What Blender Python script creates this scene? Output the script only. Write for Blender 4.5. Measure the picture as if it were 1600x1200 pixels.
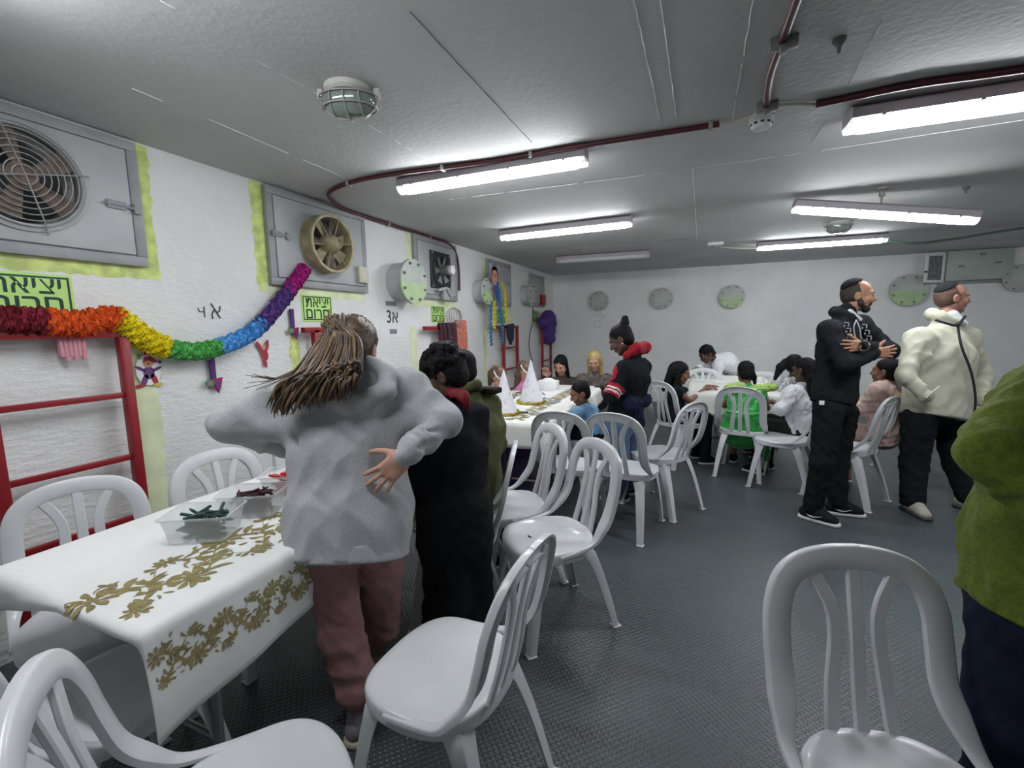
import bpy, bmesh, math, random
import numpy as np
from mathutils import Vector, Matrix

for _o in list(bpy.data.objects):
    bpy.data.objects.remove(_o, do_unlink=True)
SC = bpy.context.scene
COL = SC.collection
random.seed(4)
RNG = np.random.default_rng(4)

# ------------------------------------------------------------------ camera
CAM_H = 1.45
F_PX = 702.0
def _rot(yaw, pitch, roll):
    cy, sy = math.cos(yaw), math.sin(yaw)
    f = np.array([sy*math.cos(pitch), cy*math.cos(pitch), -math.sin(pitch)])
    r = np.array([cy, -sy, 0.0]); u = np.cross(r, f)
    return np.array([r*math.cos(roll)+u*math.sin(roll), -(u*math.cos(roll)-r*math.sin(roll)), f])
CR = _rot(math.radians(-23.0), math.radians(7.25), math.radians(-0.9))
CPOS = np.array([0.0, 0.0, CAM_H])
cd = bpy.data.cameras.new('camera'); cam = bpy.data.objects.new('camera', cd); COL.objects.link(cam)
cd.sensor_width = 36.0; cd.lens = 36.0*F_PX/1600.0; cd.clip_start = 0.02; cd.clip_end = 60
_m = Matrix(((CR[0][0], -CR[1][0], -CR[2][0], 0), (CR[0][1], -CR[1][1], -CR[2][1], 0),
             (CR[0][2], -CR[1][2], -CR[2][2], CAM_H), (0, 0, 0, 1)))
cam.matrix_world = _m
SC.camera = cam
# ------------------------------------------------------------------ world and exposure
w = bpy.data.worlds.new('world'); SC.world = w; w.use_nodes = True
w.node_tree.nodes['Background'].inputs[0].default_value = (0.8, 0.85, 0.9, 1)
w.node_tree.nodes['Background'].inputs[1].default_value = 0.0     # sealed room: no sky light
SC.view_settings.view_transform = 'Standard'; SC.view_settings.look = 'None'
SC.view_settings.gamma = 1.0; SC.view_settings.use_curve_mapping = False
SC.view_settings.exposure = 1.25
TUBE_STRENGTH = 21.0          # emission of the lit fluorescent diffusers

# a pixel of the photograph gives a direction; the plane it lies on gives the distance
def ray(px, py): return CR.T @ np.array([(px-800)/F_PX, (py-600)/F_PX, 1.0])
def FL(px, py, z=0.0):
    d = ray(px, py); return CPOS+d*((z-CAM_H)/d[2])
WALL_X, BACK_Y, CEIL_Z = -2.80, 8.80, 2.45
def LW(px, py, off=0.0):
    d = ray(px, py); return CPOS+d*((WALL_X+off)/d[0])
def BW(px, py, off=0.0):
    d = ray(px, py); return CPOS+d*((BACK_Y-off)/d[1])
def CE(px, py, off=0.0): return FL(px, py, CEIL_Z-off)
def AT(px, py, depth): return CPOS+ray(px, py)*depth

# ------------------------------------------------------------------ materials
MATS = {}
def mat(name, col, rough=0.6, metal=0.0, var=0.0, vscale=8.0, bump=0.0, bscale=60.0, emit=None, estr=0.0,
        alpha=1.0, trans=0.0, sheen=0.0, col2=None, spec=0.5, stretch=None, coat=0.0):
    if name in MATS: return MATS[name]
    m = bpy.data.materials.new(name); m.use_nodes = True
    nt = m.node_tree; b = nt.nodes['Principled BSDF']
    c4 = (*col, 1)
    b.inputs['Base Color'].default_value = c4
    b.inputs['Roughness'].default_value = rough
    b.inputs['Metallic'].default_value = metal
    b.inputs['Specular IOR Level'].default_value = spec
    if coat: b.inputs['Coat Weight'].default_value = coat
    if alpha < 1: b.inputs['Alpha'].default_value = alpha
    if trans: b.inputs['Transmission Weight'].default_value = trans
    if sheen: b.inputs['Sheen Weight'].default_value = sheen
    if emit:
        b.inputs['Emission Color'].default_value = (*emit, 1); b.inputs['Emission Strength'].default_value = estr
    if var or bump:
        tc = nt.nodes.new('ShaderNodeTexCoord'); vec = tc.outputs['Object']
        if stretch:
            mp = nt.nodes.new('ShaderNodeMapping'); mp.inputs['Scale'].default_value = stretch
            nt.links.new(vec, mp.inputs[0]); vec = mp.outputs[0]
    if var:
        n = nt.nodes.new('ShaderNodeTexNoise'); n.inputs['Scale'].default_value = vscale; n.inputs['Detail'].default_value = 6
        nt.links.new(vec, n.inputs['Vector'])
        r = nt.nodes.new('ShaderNodeValToRGB')
        lo = col2 if col2 else tuple(max(0, c*(1-var)) for c in col)
        hi = col if col2 else tuple(min(1, c*(1+var)) for c in col)
        r.color_ramp.elements[0].position = 0.32; r.color_ramp.elements[1].position = 0.68
        r.color_ramp.elements[0].color = (*lo, 1); r.color_ramp.elements[1].color = (*hi, 1)
        nt.links.new(n.outputs['Fac'], r.inputs[0]); nt.links.new(r.outputs[0], b.inputs['Base Color'])
    if bump:
        n2 = nt.nodes.new('ShaderNodeTexNoise'); n2.inputs['Scale'].default_value = bscale; n2.inputs['Detail'].default_value = 4
        nt.links.new(vec, n2.inputs['Vector'])
        bp = nt.nodes.new('ShaderNodeBump'); bp.inputs['Strength'].default_value = bump; bp.inputs['Distance'].default_value = 0.01
        nt.links.new(n2.outputs['Fac'], bp.inputs['Height']); nt.links.new(bp.outputs[0], b.inputs['Normal'])
    MATS[name] = m
    return m
def seam_wall(name, base, seams, axis_z=True):
    """painted concrete wall: trowel relief, grime, shallow course joints at the given heights"""
    m = mat(name, base, 0.62, var=0.06, vscale=1.7, bump=0.0)
    nt = m.node_tree; b = nt.nodes['Principled BSDF']
    tc = nt.nodes.new('ShaderNodeTexCoord')
    mp = nt.nodes.new('ShaderNodeMapping'); mp.inputs['Scale'].default_value = (1.0, 1.0, 2.6)
    nt.links.new(tc.outputs['Object'], mp.inputs[0])
    n1 = nt.nodes.new('ShaderNodeTexNoise'); n1.inputs['Scale'].default_value = 16; n1.inputs['Detail'].default_value = 8; n1.inputs['Roughness'].default_value = 0.62
    nt.links.new(mp.outputs[0], n1.inputs['Vector'])
    sx = nt.nodes.new('ShaderNodeSeparateXYZ'); nt.links.new(tc.outputs['Object'], sx.inputs[0])
    nw = nt.nodes.new('ShaderNodeTexNoise'); nw.inputs['Scale'].default_value = 4.0; nt.links.new(tc.outputs['Object'], nw.inputs['Vector'])
    wob = nt.nodes.new('ShaderNodeMath'); wob.operation = 'MULTIPLY_ADD'; wob.inputs[1].default_value = 0.03
    nt.links.new(nw.outputs['Fac'], wob.inputs[0]); nt.links.new(sx.outputs['Z'], wob.inputs[2])
    total = None
    for z in seams:
        c = nt.nodes.new('ShaderNodeMath'); c.operation = 'COMPARE'; c.inputs[1].default_value = z+0.015; c.inputs[2].default_value = 0.0035
        nt.links.new(wob.outputs[0], c.inputs[0])
        if total is None: total = c.outputs[0]
        else:
            a = nt.nodes.new('ShaderNodeMath'); a.operation = 'MAXIMUM'
            nt.links.new(total, a.inputs[0]); nt.links.new(c.outputs[0], a.inputs[1]); total = a.outputs[0]
    hsub = nt.nodes.new('ShaderNodeMath'); hsub.operation = 'MULTIPLY_ADD'; hsub.inputs[1].default_value = -0.5
    nt.links.new(total, hsub.inputs[0]); nt.links.new(n1.outputs['Fac'], hsub.inputs[2])
    bp = nt.nodes.new('ShaderNodeBump'); bp.inputs['Strength'].default_value = 0.55; bp.inputs['Distance'].default_value = 0.02
    nt.links.new(hsub.outputs[0], bp.inputs['Height']); nt.links.new(bp.outputs[0], b.inputs['Normal'])
    return m
def floor_material():
    m = mat('studded_rubber', (0.056, 0.068, 0.072), 0.42, var=0.16, vscale=1.3)
    nt = m.node_tree; b = nt.nodes['Principled BSDF']
    tc = nt.nodes.new('ShaderNodeTexCoord')
    mp = nt.nodes.new('ShaderNodeMapping'); mp.inputs['Rotation'].default_value = (0, 0, math.radians(45)); mp.inputs['Scale'].default_value = (1, 1, 0)
    nt.links.new(tc.outputs['Object'], mp.inputs[0])
    v = nt.nodes.new('ShaderNodeTexVoronoi'); v.inputs['Scale'].default_value = 52; v.inputs['Randomness'].default_value = 0.0
    nt.links.new(mp.outputs[0], v.inputs['Vector'])
    r = nt.nodes.new('ShaderNodeMapRange'); r.inputs[1].default_value = 0.2; r.inputs[2].default_value = 0.42; r.inputs[3].default_value = 1; r.inputs[4].default_value = 0
    nt.links.new(v.outputs['Distance'], r.inputs[0])
    bp = nt.nodes.new('ShaderNodeBump'); bp.inputs['Strength'].default_value = 0.8; bp.inputs['Distance'].default_value = 0.0025
    nt.links.new(r.outputs[0], bp.inputs['Height']); nt.links.new(bp.outputs[0], b.inputs['Normal'])
    n = nt.nodes.new('ShaderNodeTexNoise'); n.inputs['Scale'].default_value = 2.2; n.inputs['Detail'].default_value = 5
    nt.links.new(tc.outputs['Object'], n.inputs['Vector'])
    r2 = nt.nodes.new('ShaderNodeMapRange'); r2.inputs[3].default_value = 0.28; r2.inputs[4].default_value = 0.48
    nt.links.new(n.outputs['Fac'], r2.inputs[0]); nt.links.new(r2.outputs[0], b.inputs['Roughness'])
    return m

# ------------------------------------------------------------------ mesh helpers
class MB:
    """collects shapes; build() links them as one mesh object"""
    def __init__(s): s.v = []; s.f = []; s.mi = []; s.cur = 0
    def add(s, V, F):
        o = len(s.v); s.v += [tuple(map(float, p)) for p in V]
        s.f += [tuple(i+o for i in f) for f in F]; s.mi += [s.cur]*len(F); return s
    def box(s, lo, hi, bev=0.0):
        x0, y0, z0 = lo; x1, y1, z1 = hi
        if bev <= 0:
            V = [(x, y, z) for x in (x0, x1) for y in (y0, y1) for z in (z0, z1)]
            return s.add(V, [(0, 1, 3, 2), (4, 6, 7, 5), (0, 4, 5, 1), (2, 3, 7, 6), (0, 2, 6, 4), (1, 5, 7, 3)])
        b = bev; V = []; 
        bm = bmesh.new(); bmesh.ops.create_cube(bm, size=1)
        for q in bm.verts: q.co = Vector(((x0+x1)/2+q.co.x*(x1-x0), (y0+y1)/2+q.co.y*(y1-y0), (z0+z1)/2+q.co.z*(z1-z0)))
        bmesh.ops.bevel(bm, geom=bm.edges[:], offset=b, segments=2, affect='EDGES', profile=0.5)
        bm.verts.index_update(); V = [q.co[:] for q in bm.verts]; F = [[q.index for q in f.verts] for f in bm.faces]; bm.free()
        return s.add(V, F)
    def tube(s, pts, r, n=8, caps=True, closed=False):
        P = [np.array(p, float) for p in pts]; N = len(P); rr = r if hasattr(r, '__len__') else [r]*N
        V = []; prev = None
        for i in range(N):
            if closed: t = P[(i+1) % N]-P[i-1]
            else: t = P[min(i+1, N-1)]-P[max(i-1, 0)]
            t = t/(np.linalg.norm(t)+1e-9)
            if prev is None:
                a = np.array([0, 0, 1.0]) if abs(t[2]) < 0.9 else np.array([1.0, 0, 0]); u = np.cross(t, a)
            else: u = prev-t*np.dot(prev, t)
            u /= np.linalg.norm(u)+1e-9; prev = u; w_ = np.cross(t, u)
            for k in range(n):
                a = 2*math.pi*k/n; V.append(P[i]+rr[i]*(u*math.cos(a)+w_*math.sin(a)))
        F = []
        for i in range(N if closed else N-1):
            j = (i+1) % N
            for k in range(n): F.append((i*n+k, i*n+(k+1) % n, j*n+(k+1) % n, j*n+k))
        if caps and not closed: F += [tuple(range(n-1, -1, -1)), tuple((N-1)*n+k for k in range(n))]
        return s.add(V, F)
    def cyl(s, a, b, r, n=16, r2=None): return s.tube([a, b], [r, r if r2 is None else r2], n)
    def lathe(s, c, axis, prof, n=24, caps=True):
        """prof: (radius, height along axis)"""
        ax = np.array(axis, float); ax /= np.linalg.norm(ax); c = np.array(c, float)
        a = np.array([0, 0, 1.0]) if abs(ax[2]) < 0.9 else np.array([1.0, 0, 0]); u = np.cross(ax, a); u /= np.linalg.norm(u); w_ = np.cross(ax, u)
        V = []; F = []
        for r, h in prof:
            for k in range(n):
                t = 2*math.pi*k/n; V.append(c+ax*h+r*(u*math.cos(t)+w_*math.sin(t)))
        for i in range(len(prof)-1):
            for k in range(n): F.append((i*n+k, i*n+(k+1) % n, (i+1)*n+(k+1) % n, (i+1)*n+k))
        if not caps: return s.add(V, F)
        if prof[0][0] > 1e-6: F.append(tuple(range(n-1, -1, -1)))
        if prof[-1][0] > 1e-6: F.append(tuple((len(prof)-1)*n+k for k in range(n)))
        return s.add(V, F)
    def torus(s, c, axis, R, r, n=32, m=6, ell=None):
        ax = np.array(axis, float); ax /= np.linalg.norm(ax); c = np.array(c, float)
        a = np.array([0, 0, 1.0]) if abs(ax[2]) < 0.9 else np.array([1.0, 0, 0]); u = np.cross(ax, a); u /= np.linalg.norm(u); w_ = np.cross(ax, u)
        return s.tube([c+R*(u*math.cos(2*math.pi*k/n)+w_*math.sin(2*math.pi*k/n)) for k in range(n)], r, m, closed=True)
    def prism(s, poly, o, u, v, n, th):
        """polygon in plane (o,u,v) extruded th along n"""
        o, u, v, n = [np.array(q, float) for q in (o, u, v, n)]; N = len(poly)
        V = [o+u*x+v*y for x, y in poly]+[o+u*x+v*y+n*th for x, y in poly]
        F = [tuple(range(N-1, -1, -1)), tuple(range(N, 2*N))]+[(i, (i+1) % N, N+(i+1) % N, N+i) for i in range(N)]
        return s.add(V, F)
    def sphere(s, c, r, n=12, m=8, sc=(1, 1, 1)):
        V = []; F = []
        for i in range(m+1):
            t = math.pi*i/m
            for k in range(n):
                a = 2*math.pi*k/n; V.append((c[0]+r*sc[0]*math.sin(t)*math.cos(a), c[1]+r*sc[1]*math.sin(t)*math.sin(a), c[2]+r*sc[2]*math.cos(t)))
        for i in range(m):
            for k in range(n): F.append((i*n+k, (i+1)*n+k, (i+1)*n+(k+1) % n, i*n+(k+1) % n))
        return s.add(V, F)
    def sweep(s, pts, W, N, prof, sc=None):
        """profile (w,n) swept along pts with width/normal vectors"""
        n = len(prof); V = []; F = []
        for i, p in enumerate(pts):
            a, b = sc[i] if sc else (1, 1)
            for x, y in prof: V.append(np.array(p)+np.array(W[i])*x*a+np.array(N[i])*y*b)
        for i in range(len(pts)-1):
            for k in range(n): F.append((i*n+k, i*n+(k+1) % n, (i+1)*n+(k+1) % n, (i+1)*n+k))
        F += [tuple(range(n-1, -1, -1)), tuple((len(pts)-1)*n+k for k in range(n))]
        return s.add(V, F)
    def build(s, name, m, parent=None, origin=(0, 0, 0), smooth=True, angle=40):
        o_ = np.array(origin, float)
        me = bpy.data.meshes.new(name)
        me.from_pydata([tuple(np.array(p)-o_) for p in s.v], [], s.f)
        for q in (m if isinstance(m, (list, tuple)) else [m]): me.materials.append(q)
        if any(s.mi): me.polygons.foreach_set('material_index', s.mi)
        bm = bmesh.new(); bm.from_mesh(me); bmesh.ops.recalc_face_normals(bm, faces=bm.faces); bm.to_mesh(me); bm.free()
        if smooth:
            me.polygons.foreach_set('use_smooth', [True]*len(me.polygons)); me.set_sharp_from_angle(angle=math.radians(angle))
        ob = bpy.data.objects.new(name, me); COL.objects.link(ob)
        if parent is not None: ob.parent = parent
        return ob
def tag(o, label=None, cat=None, group=None, kind=None):
    if label: o['label'] = label
    if cat: o['category'] = cat
    if group: o['group'] = group
    if kind: o['kind'] = kind
    return o
def thing(name, label, cat, loc=(0, 0, 0), rz=0.0, group=None):
    o = bpy.data.objects.new(name, None); COL.objects.link(o); o.empty_display_size = 0.1
    o.location = tuple(float(c) for c in loc); o.rotation_euler = (0, 0, rz)
    return tag(o, label, cat, group)
def struct(o): o['kind'] = 'structure'; return o
def copy_tree(o, parent=None):
    c = o.copy(); COL.objects.link(c); c.parent = parent
    for ch in o.children: copy_tree(ch, c)
    return c
def crom(P, n):
    """Catmull-Rom resample"""
    P = [np.array(p, float) for p in P]; Q = [2*P[0]-P[1]]+P+[2*P[-1]-P[-2]]; out = []
    for i in range(1, len(Q)-2):
        for k in range(n):
            t = k/n; a, b, c, d = Q[i-1], Q[i], Q[i+1], Q[i+2]
            out.append(0.5*(2*b+(c-a)*t+(2*a-5*b+4*c-d)*t*t+(3*b-a-3*c+d)*t**3))
    out.append(P[-1]); return out
def norm(v): v = np.array(v, float); return v/(np.linalg.norm(v)+1e-12)
def lettering(text, size, m, parent, loc, xdir, ydir, name='lettering', depth=0.0008, bold=0.0):
    cu = bpy.data.curves.new('txt', 'FONT'); cu.body = text; cu.size = size; cu.align_x = 'CENTER'; cu.align_y = 'CENTER'; cu.extrude = depth; cu.offset = bold
    tmp = bpy.data.objects.new('txt', cu); COL.objects.link(tmp)
    bpy.context.view_layer.update()
    me = bpy.data.meshes.new_from_object(tmp.evaluated_get(bpy.context.evaluated_depsgraph_get()))
    bpy.data.objects.remove(tmp, do_unlink=True); bpy.data.curves.remove(cu)
    X = Vector(norm(xdir)); Y = Vector(norm(ydir)); Z = X.cross(Y)
    M = Matrix(((X.x, Y.x, Z.x, loc[0]), (X.y, Y.y, Z.y, loc[1]), (X.z, Y.z, Z.z, loc[2]), (0, 0, 0, 1)))
    me.transform(M); me.materials.clear(); me.materials.append(m)
    ob = bpy.data.objects.new(name, me); COL.objects.link(ob)
    if parent is not None: ob.parent = parent
    return ob

# ------------------------------------------------------------------ palette
M_CHAIR = mat('white_plastic', (0.60, 0.61, 0.63), 0.32, var=0.05, vscale=5, coat=0.15)
M_WALLB = seam_wall('white_wall_paint', (0.84, 0.84, 0.84), [1.02, 1.38, 1.86, 2.27])
M_WALLL = seam_wall('white_block_paint', (0.80, 0.80, 0.79), [0.62, 1.19, 1.71, 2.05])
M_CEIL = mat('grey_ceiling_paint', (0.53, 0.53, 0.53), 0.75, var=0.08, vscale=1.2, bump=0.25, bscale=35)
M_SEAM = mat('white_filler', (0.78, 0.78, 0.77), 0.8)
M_SEAMD = mat('dark_joint', (0.16, 0.16, 0.16), 0.9)
M_FLOOR = floor_material()
M_STEEL = mat('grey_steel_paint', (0.42, 0.43, 0.44), 0.5, var=0.12, vscale=3, bump=0.05, bscale=40)
M_STEELD = mat('grey_frame_paint', (0.30, 0.31, 0.32), 0.5, var=0.12, vscale=6)
M_DARK = mat('black_plastic', (0.03, 0.03, 0.032), 0.8)  # black plastic of the square fan's ring
M_RED = mat('red_gloss_paint', (0.25, 0.010, 0.016), 0.35, var=0.1, vscale=9)
M_GLOW = mat('yellow_green_paint', (0.62, 0.70, 0.24), 0.7, var=0.25, vscale=14, bump=0.1)
M_GLOWP = mat('pale_yellow_green_paint', (0.74, 0.79, 0.52), 0.7, var=0.1, vscale=9)
M_SIGN = mat('sign_green', (0.52, 0.80, 0.24), 0.5)
M_INK = mat('sign_ink', (0.012, 0.045, 0.03), 0.6)
M_BLACK = mat('black_ink', (0.012, 0.012, 0.013), 0.6)
M_PAPER = mat('white_paper', (0.80, 0.80, 0.82), 0.7)
M_GREYINK = mat('grey_ink', (0.22, 0.22, 0.23), 0.7)
M_CONDUIT = mat('maroon_conduit', (0.075, 0.011, 0.017), 0.45)
M_CABLE = mat('ivory_cable', (0.55, 0.53, 0.45), 0.5)
M_BEIGE = mat('beige_dusty_plastic', (0.36, 0.31, 0.19), 0.6, var=0.3, vscale=12)
M_RUST = mat('dusty_fan_blade', (0.15, 0.11, 0.09), 0.7, var=0.4, vscale=20)
M_WIRE = mat('grey_wire', (0.34, 0.33, 0.31), 0.5, metal=0.3)
M_CAP = mat('blind_flange_grey', (0.46, 0.50, 0.46), 0.5, var=0.12, vscale=5)
M_CAPG = mat('blind_flange_green', (0.46, 0.60, 0.34), 0.6, var=0.1, vscale=8)
M_BOLT = mat('bolt_grey', (0.22, 0.23, 0.22), 0.45, metal=0.4)
M_TUBE = mat('fluorescent_diffuser', (0.9, 0.92, 0.95), 0.4, emit=(0.93, 0.97, 1.0), estr=TUBE_STRENGTH)
M_TUBEOFF = mat('unlit_diffuser', (0.55, 0.57, 0.58), 0.25)
M_LAMPBODY = mat('lamp_housing', (0.34, 0.31, 0.34), 0.5)
M_CLEAR = mat('clear_end_cover', (0.75, 0.80, 0.80), 0.15, alpha=0.55)
M_GLASSG = mat('green_grey_glass', (0.17, 0.21, 0.19), 0.12, coat=0.5)
M_GREENBOX = mat('grey_green_steel', (0.40, 0.46, 0.42), 0.5, var=0.08)
M_WHITEP = mat('white_frame_paint', (0.78, 0.79, 0.78), 0.45)

# ------------------------------------------------------------------ room shell
RIGHT_X, FRONT_Y = 5.2, -2.2
def slab(name, lo, hi, m): return struct(MB().box(lo, hi).build(name, m, smooth=False))
floor = slab('floor', (WALL_X-0.1, FRONT_Y-0.1, -0.1), (RIGHT_X+0.1, BACK_Y+0.1, 0.0), M_FLOOR)
ceiling = slab('ceiling', (WALL_X-0.1, FRONT_Y-0.1, CEIL_Z), (RIGHT_X+0.1, BACK_Y+0.1, CEIL_Z+0.1), M_CEIL)
wall_left = slab('wall_left', (WALL_X-0.1, FRONT_Y, 0), (WALL_X, BACK_Y, CEIL_Z), M_WALLL)
wall_back = slab('wall_back', (WALL_X, BACK_Y, 0), (RIGHT_X, BACK_Y+0.1, CEIL_Z), M_WALLB)
wall_right = slab('wall_right', (RIGHT_X, FRONT_Y, 0), (RIGHT_X+0.1, BACK_Y, CEIL_Z), M_WALLB)
wall_front = slab('wall_front', (WALL_X, FRONT_Y-0.1, 0), (RIGHT_X, FRONT_Y, CEIL_Z), M_WALLB)

def seam(p, q, m=M_SEAM, wd=0.006, jit=0.0015, drop=0.0025, gaps=0.0):
    a, b = CE(*p), CE(*q); d = b-a; L = np.linalg.norm(d[:2]); d = d/L; s_ = np.array([-d[1], d[0], 0]); n = max(2, int(L/0.05)); V = []; F = []
    for i in range(n+1):
        c = a+d*L*i/n+s_*random.uniform(-jit, jit); w_ = wd*random.uniform(0.35, 1.2)
        V += [c-s_*w_/2+[0, 0, 0.001], c+s_*w_/2+[0, 0, 0.001], c+[0, 0, -drop]]
    for i in range(n):
        if random.random() < gaps: continue
        k = i*3; F += [(k, k+2, k+5, k+3), (k+2, k+1, k+4, k+5)]
    MB().add(V, F).build('plaster_seam', m, ceiling)
for p, q, m_, g in [((326, 186), (540, 278), M_SEAM, .1), ((150, 115), (255, 158), M_SEAM, .3), ((640, 18), (831, 223), M_SEAMD, 0), ((250, 0), (300, 28), M_SEAM, .2), ((575, 195), (690, 262), M_SEAM, .35),
                    ((400, 95), (520, 160), M_SEAM, .5), ((991, 0), (1031, 186), M_SEAM, .05), ((1032, 0), (1057, 183), M_SEAM, .05), ((1082, 262), (1090, 390), M_SEAM, .1),
                    ((1177, 0), (1145, 186), M_SEAM, .05), ((1397, 0), (1319, 144), M_SEAM, .3), ((1288, 193), (1260, 238), M_SEAM, .1), ((700, 312), (996, 275), M_SEAM, .25),
                    ((996, 275), (1256, 239), M_SEAM, .3), ((1284, 235), (1600, 187), M_SEAM, .05), ((780, 392), (1090, 372), M_SEAMD, .3)]:
    seam(p, q, m_, gaps=g)
for px, py in [(1510, 292), (1312, 60), (905, 389)]:
    c = CE(px, py); MB().lathe(c+[0, 0, 0.002], (0, 0, -1), [(0.022, 0), (0.022, 0.012), (0.008, 0.03), (0.006, 0.05)], 10).build('ceiling_fixing', M_SEAMD, ceiling)

# ragged yellow-green paint beside the steel panels and red frames (paint bands on the wall)
def paint(y0, y1, z0, z1, m, side=0.012):
    n = max(3, int((z1-z0)/0.03)) if (z1-z0) > (y1-y0) else max(3, int((y1-y0)/0.03)); V = []; F = []; x = WALL_X+0.0012+0.0005*len(wall_left.children)/4
    for i in range(n+1):
        t = i/n; a = random.uniform(-side, side); b = random.uniform(-side, side)
        if (z1-z0) > (y1-y0): V += [(x, y0+a, z0+(z1-z0)*t), (x, y1+b, z0+(z1-z0)*t)]
        else: V += [(x, y0+(y1-y0)*t, z0+a), (x, y0+(y1-y0)*t, z1+b)]
    for i in range(n): F.append((2*i, 2*i+2, 2*i+3, 2*i+1))
    MB().add(V, F).build('paint_band', m, wall_left, smooth=False)
paint(1.50, 1.60, 1.74, 2.44, M_GLOW); paint(0.2, 1.60, 1.735, 1.80, M_GLOW)
paint(2.20, 2.30, 1.72, 2.44, M_GLOW); paint(2.25, 3.24, 1.70, 1.77, M_GLOWP); paint(3.90, 3.99, 1.75, 2.42, M_GLOWP); paint(3.98, 4.84, 1.68, 1.765, M_GLOWP)
paint(1.40, 1.52, 0.1, 1.40, M_GLOWP); paint(2.42, 2.50, 0.2, 1.47, M_GLOW); paint(3.92, 4.02, 0.2, 1.47, M_GLOWP); paint(5.60, 5.70, 0.2, 1.46, M_GLOWP)
paint(5.62, 5.71, 1.75, 2.4, M_GLOWP); paint(8.12, 8.32, 1.5, 2.2, M_GLOWP); paint(7.3, 7.38, 1.75, 2.38, M_GLOWP); paint(6.55, 6.66, 1.5, 1.78, M_GLOWP)

# ------------------------------------------------------------------ fluorescent fixtures (each carries its own light)
def fixture(a, b, label, lit=True, wide=0.105, group=None, name='fluorescent_light'):
    a = np.array(a, float); b = np.array(b, float); t = norm(b-a); L = np.linalg.norm(b-a)
    s_ = norm(np.cross((0, 0, 1), t)); u = np.cross(t, s_)
    root = thing(name, label, 'light', (a+b)/2, group=group); O = (a+b)/2
    def rib(mb, prof, l0, l1):
        N = len(prof); V = [a+t*l0+s_*x+u*z for x, z in prof]+[a+t*l1+s_*x+u*z for x, z in prof]
        mb.add(V, [tuple(range(N)), tuple(range(2*N-1, N-1, -1))]+[(i, (i+1) % N, N+(i+1) % N, N+i) for i in range(N)]); return mb
    h = wide/2
    rib(MB(), [(-h, 0.0), (-h, 0.045), (-h*0.6, 0.062), (h*0.6, 0.062), (h, 0.045), (h, 0.0)], 0, L).build('housing', M_LAMPBODY, root, O)
    dif = [(h*0.96*math.cos(q), -0.045*math.sin(q)) for q in np.linspace(0, math.pi, 9)]
    rib(MB(), dif, 0.055, L-0.055).build('diffuser', M_TUBE if lit else M_TUBEOFF, root, O)
    for l0, l1 in ((0.0, 0.055), (L-0.055, L)):
        rib(MB(), [(x*0.98, z*0.95) for x, z in dif], l0, l1).build('end_cover', M_CLEAR, root, O)
    for q in np.linspace(0.12, L-0.12, 4):
        for sd in (-1, 1):
            c = a+t*q+s_*sd*(h+0.003); m_ = MB(); rib_ = [(sd*h-0.004, -0.008), (sd*h-0.004, 0.02), (sd*h+0.006, 0.02), (sd*h+0.006, -0.008)]
            rib(m_, rib_, q-0.008, q+0.008).build('clip', M_WIRE, root, O)
    return root
ZL = CEIL_Z-0.065
fixture((-1.905, 2.63, ZL), (-0.64, 2.635, ZL), 'lit fluorescent batten beside the curving maroon conduit')
fixture((-1.97, 4.43, ZL), (-0.64, 4.38, ZL), 'lit fluorescent batten between the curved conduit and the unlit batten')
fixture((-1.97, 6.38, ZL), (-0.70, 6.46, ZL), 'unlit grey fluorescent batten near the back wall', lit=False)
fixture((0.585, 6.50, ZL), (1.90, 6.57, ZL), 'lit fluorescent batten by the small white ceiling box near the back wall')
f5 = fixture((0.63, 4.32, CEIL_Z-0.09), (1.80, 4.44, CEIL_Z-0.275), 'lit fluorescent batten hanging crooked from a rod')
mid = (np.array((0.63, 4.32, CEIL_Z-0.09))+np.array((1.80, 4.44, CEIL_Z-0.275)))/2
MB().cyl(mid+[0, 0, 0.03], (mid[0], mid[1], CEIL_Z), 0.008, 8).lathe((mid[0], mid[1], CEIL_Z), (0, 0, -1), [(0.045, 0), (0.045, 0.012), (0.02, 0.03), (0.02, 0.06)], 14).build('hanger_rod', M_WIRE, f5, mid)
fixture((0.60, 2.74, ZL), (1.87, 2.78, ZL), 'wide lit fluorescent batten beside the smoke detector and conduit', wide=0.155)
# the same batten grid goes on outside the frame: its glow shows on the ceiling's near left corner, and the hatch's shadow on the back wall points to the right one
fixture((-2.03, 0.60, ZL), (-0.70, 0.62, ZL), 'lit fluorescent batten above the gold printed table', name='fluorescent_light_offscreen')
fixture((3.25, 4.50, ZL), (4.52, 4.50, ZL), 'lit fluorescent batten in the row beyond the crooked batten', name='fluorescent_light_offscreen')

# ------------------------------------------------------------------ ceiling conduits, bulkhead lights, detector
def on_ceiling(pts, off): return [CE(x, y, off) for x, y in pts]
r_ = 0.014
pA = [(WALL_X+0.03, 4.92, 1.90), (WALL_X+0.03, 4.92, 2.16), (WALL_X+0.03, 4.86, 2.34), (WALL_X+0.03, 4.70, 2.42), (WALL_X+0.03, 4.4, 2.43), (WALL_X+0.03, 3.6, 2.43), (WALL_X+0.04, 3.05, 2.43),
      (WALL_X+0.13, 2.80, 2.433), (-2.52, 2.62, 2.434), (-2.25, 2.52, 2.434), (-1.9, 2.50, 2.434), (-1.2, 2.57, 2.434), (-0.68, 2.57, 2.434), (0.04, 2.60, 2.434)]
cond = thing('conduit_run', 'maroon conduit curving from wall panel across the ceiling', 'conduit', (-1.2, 2.57, CEIL_Z))
O = (-1.2, 2.57, CEIL_Z)
MB().tube(crom(pA, 7), r_, 10).build('pipe', M_CONDUIT, cond, O)
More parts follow.
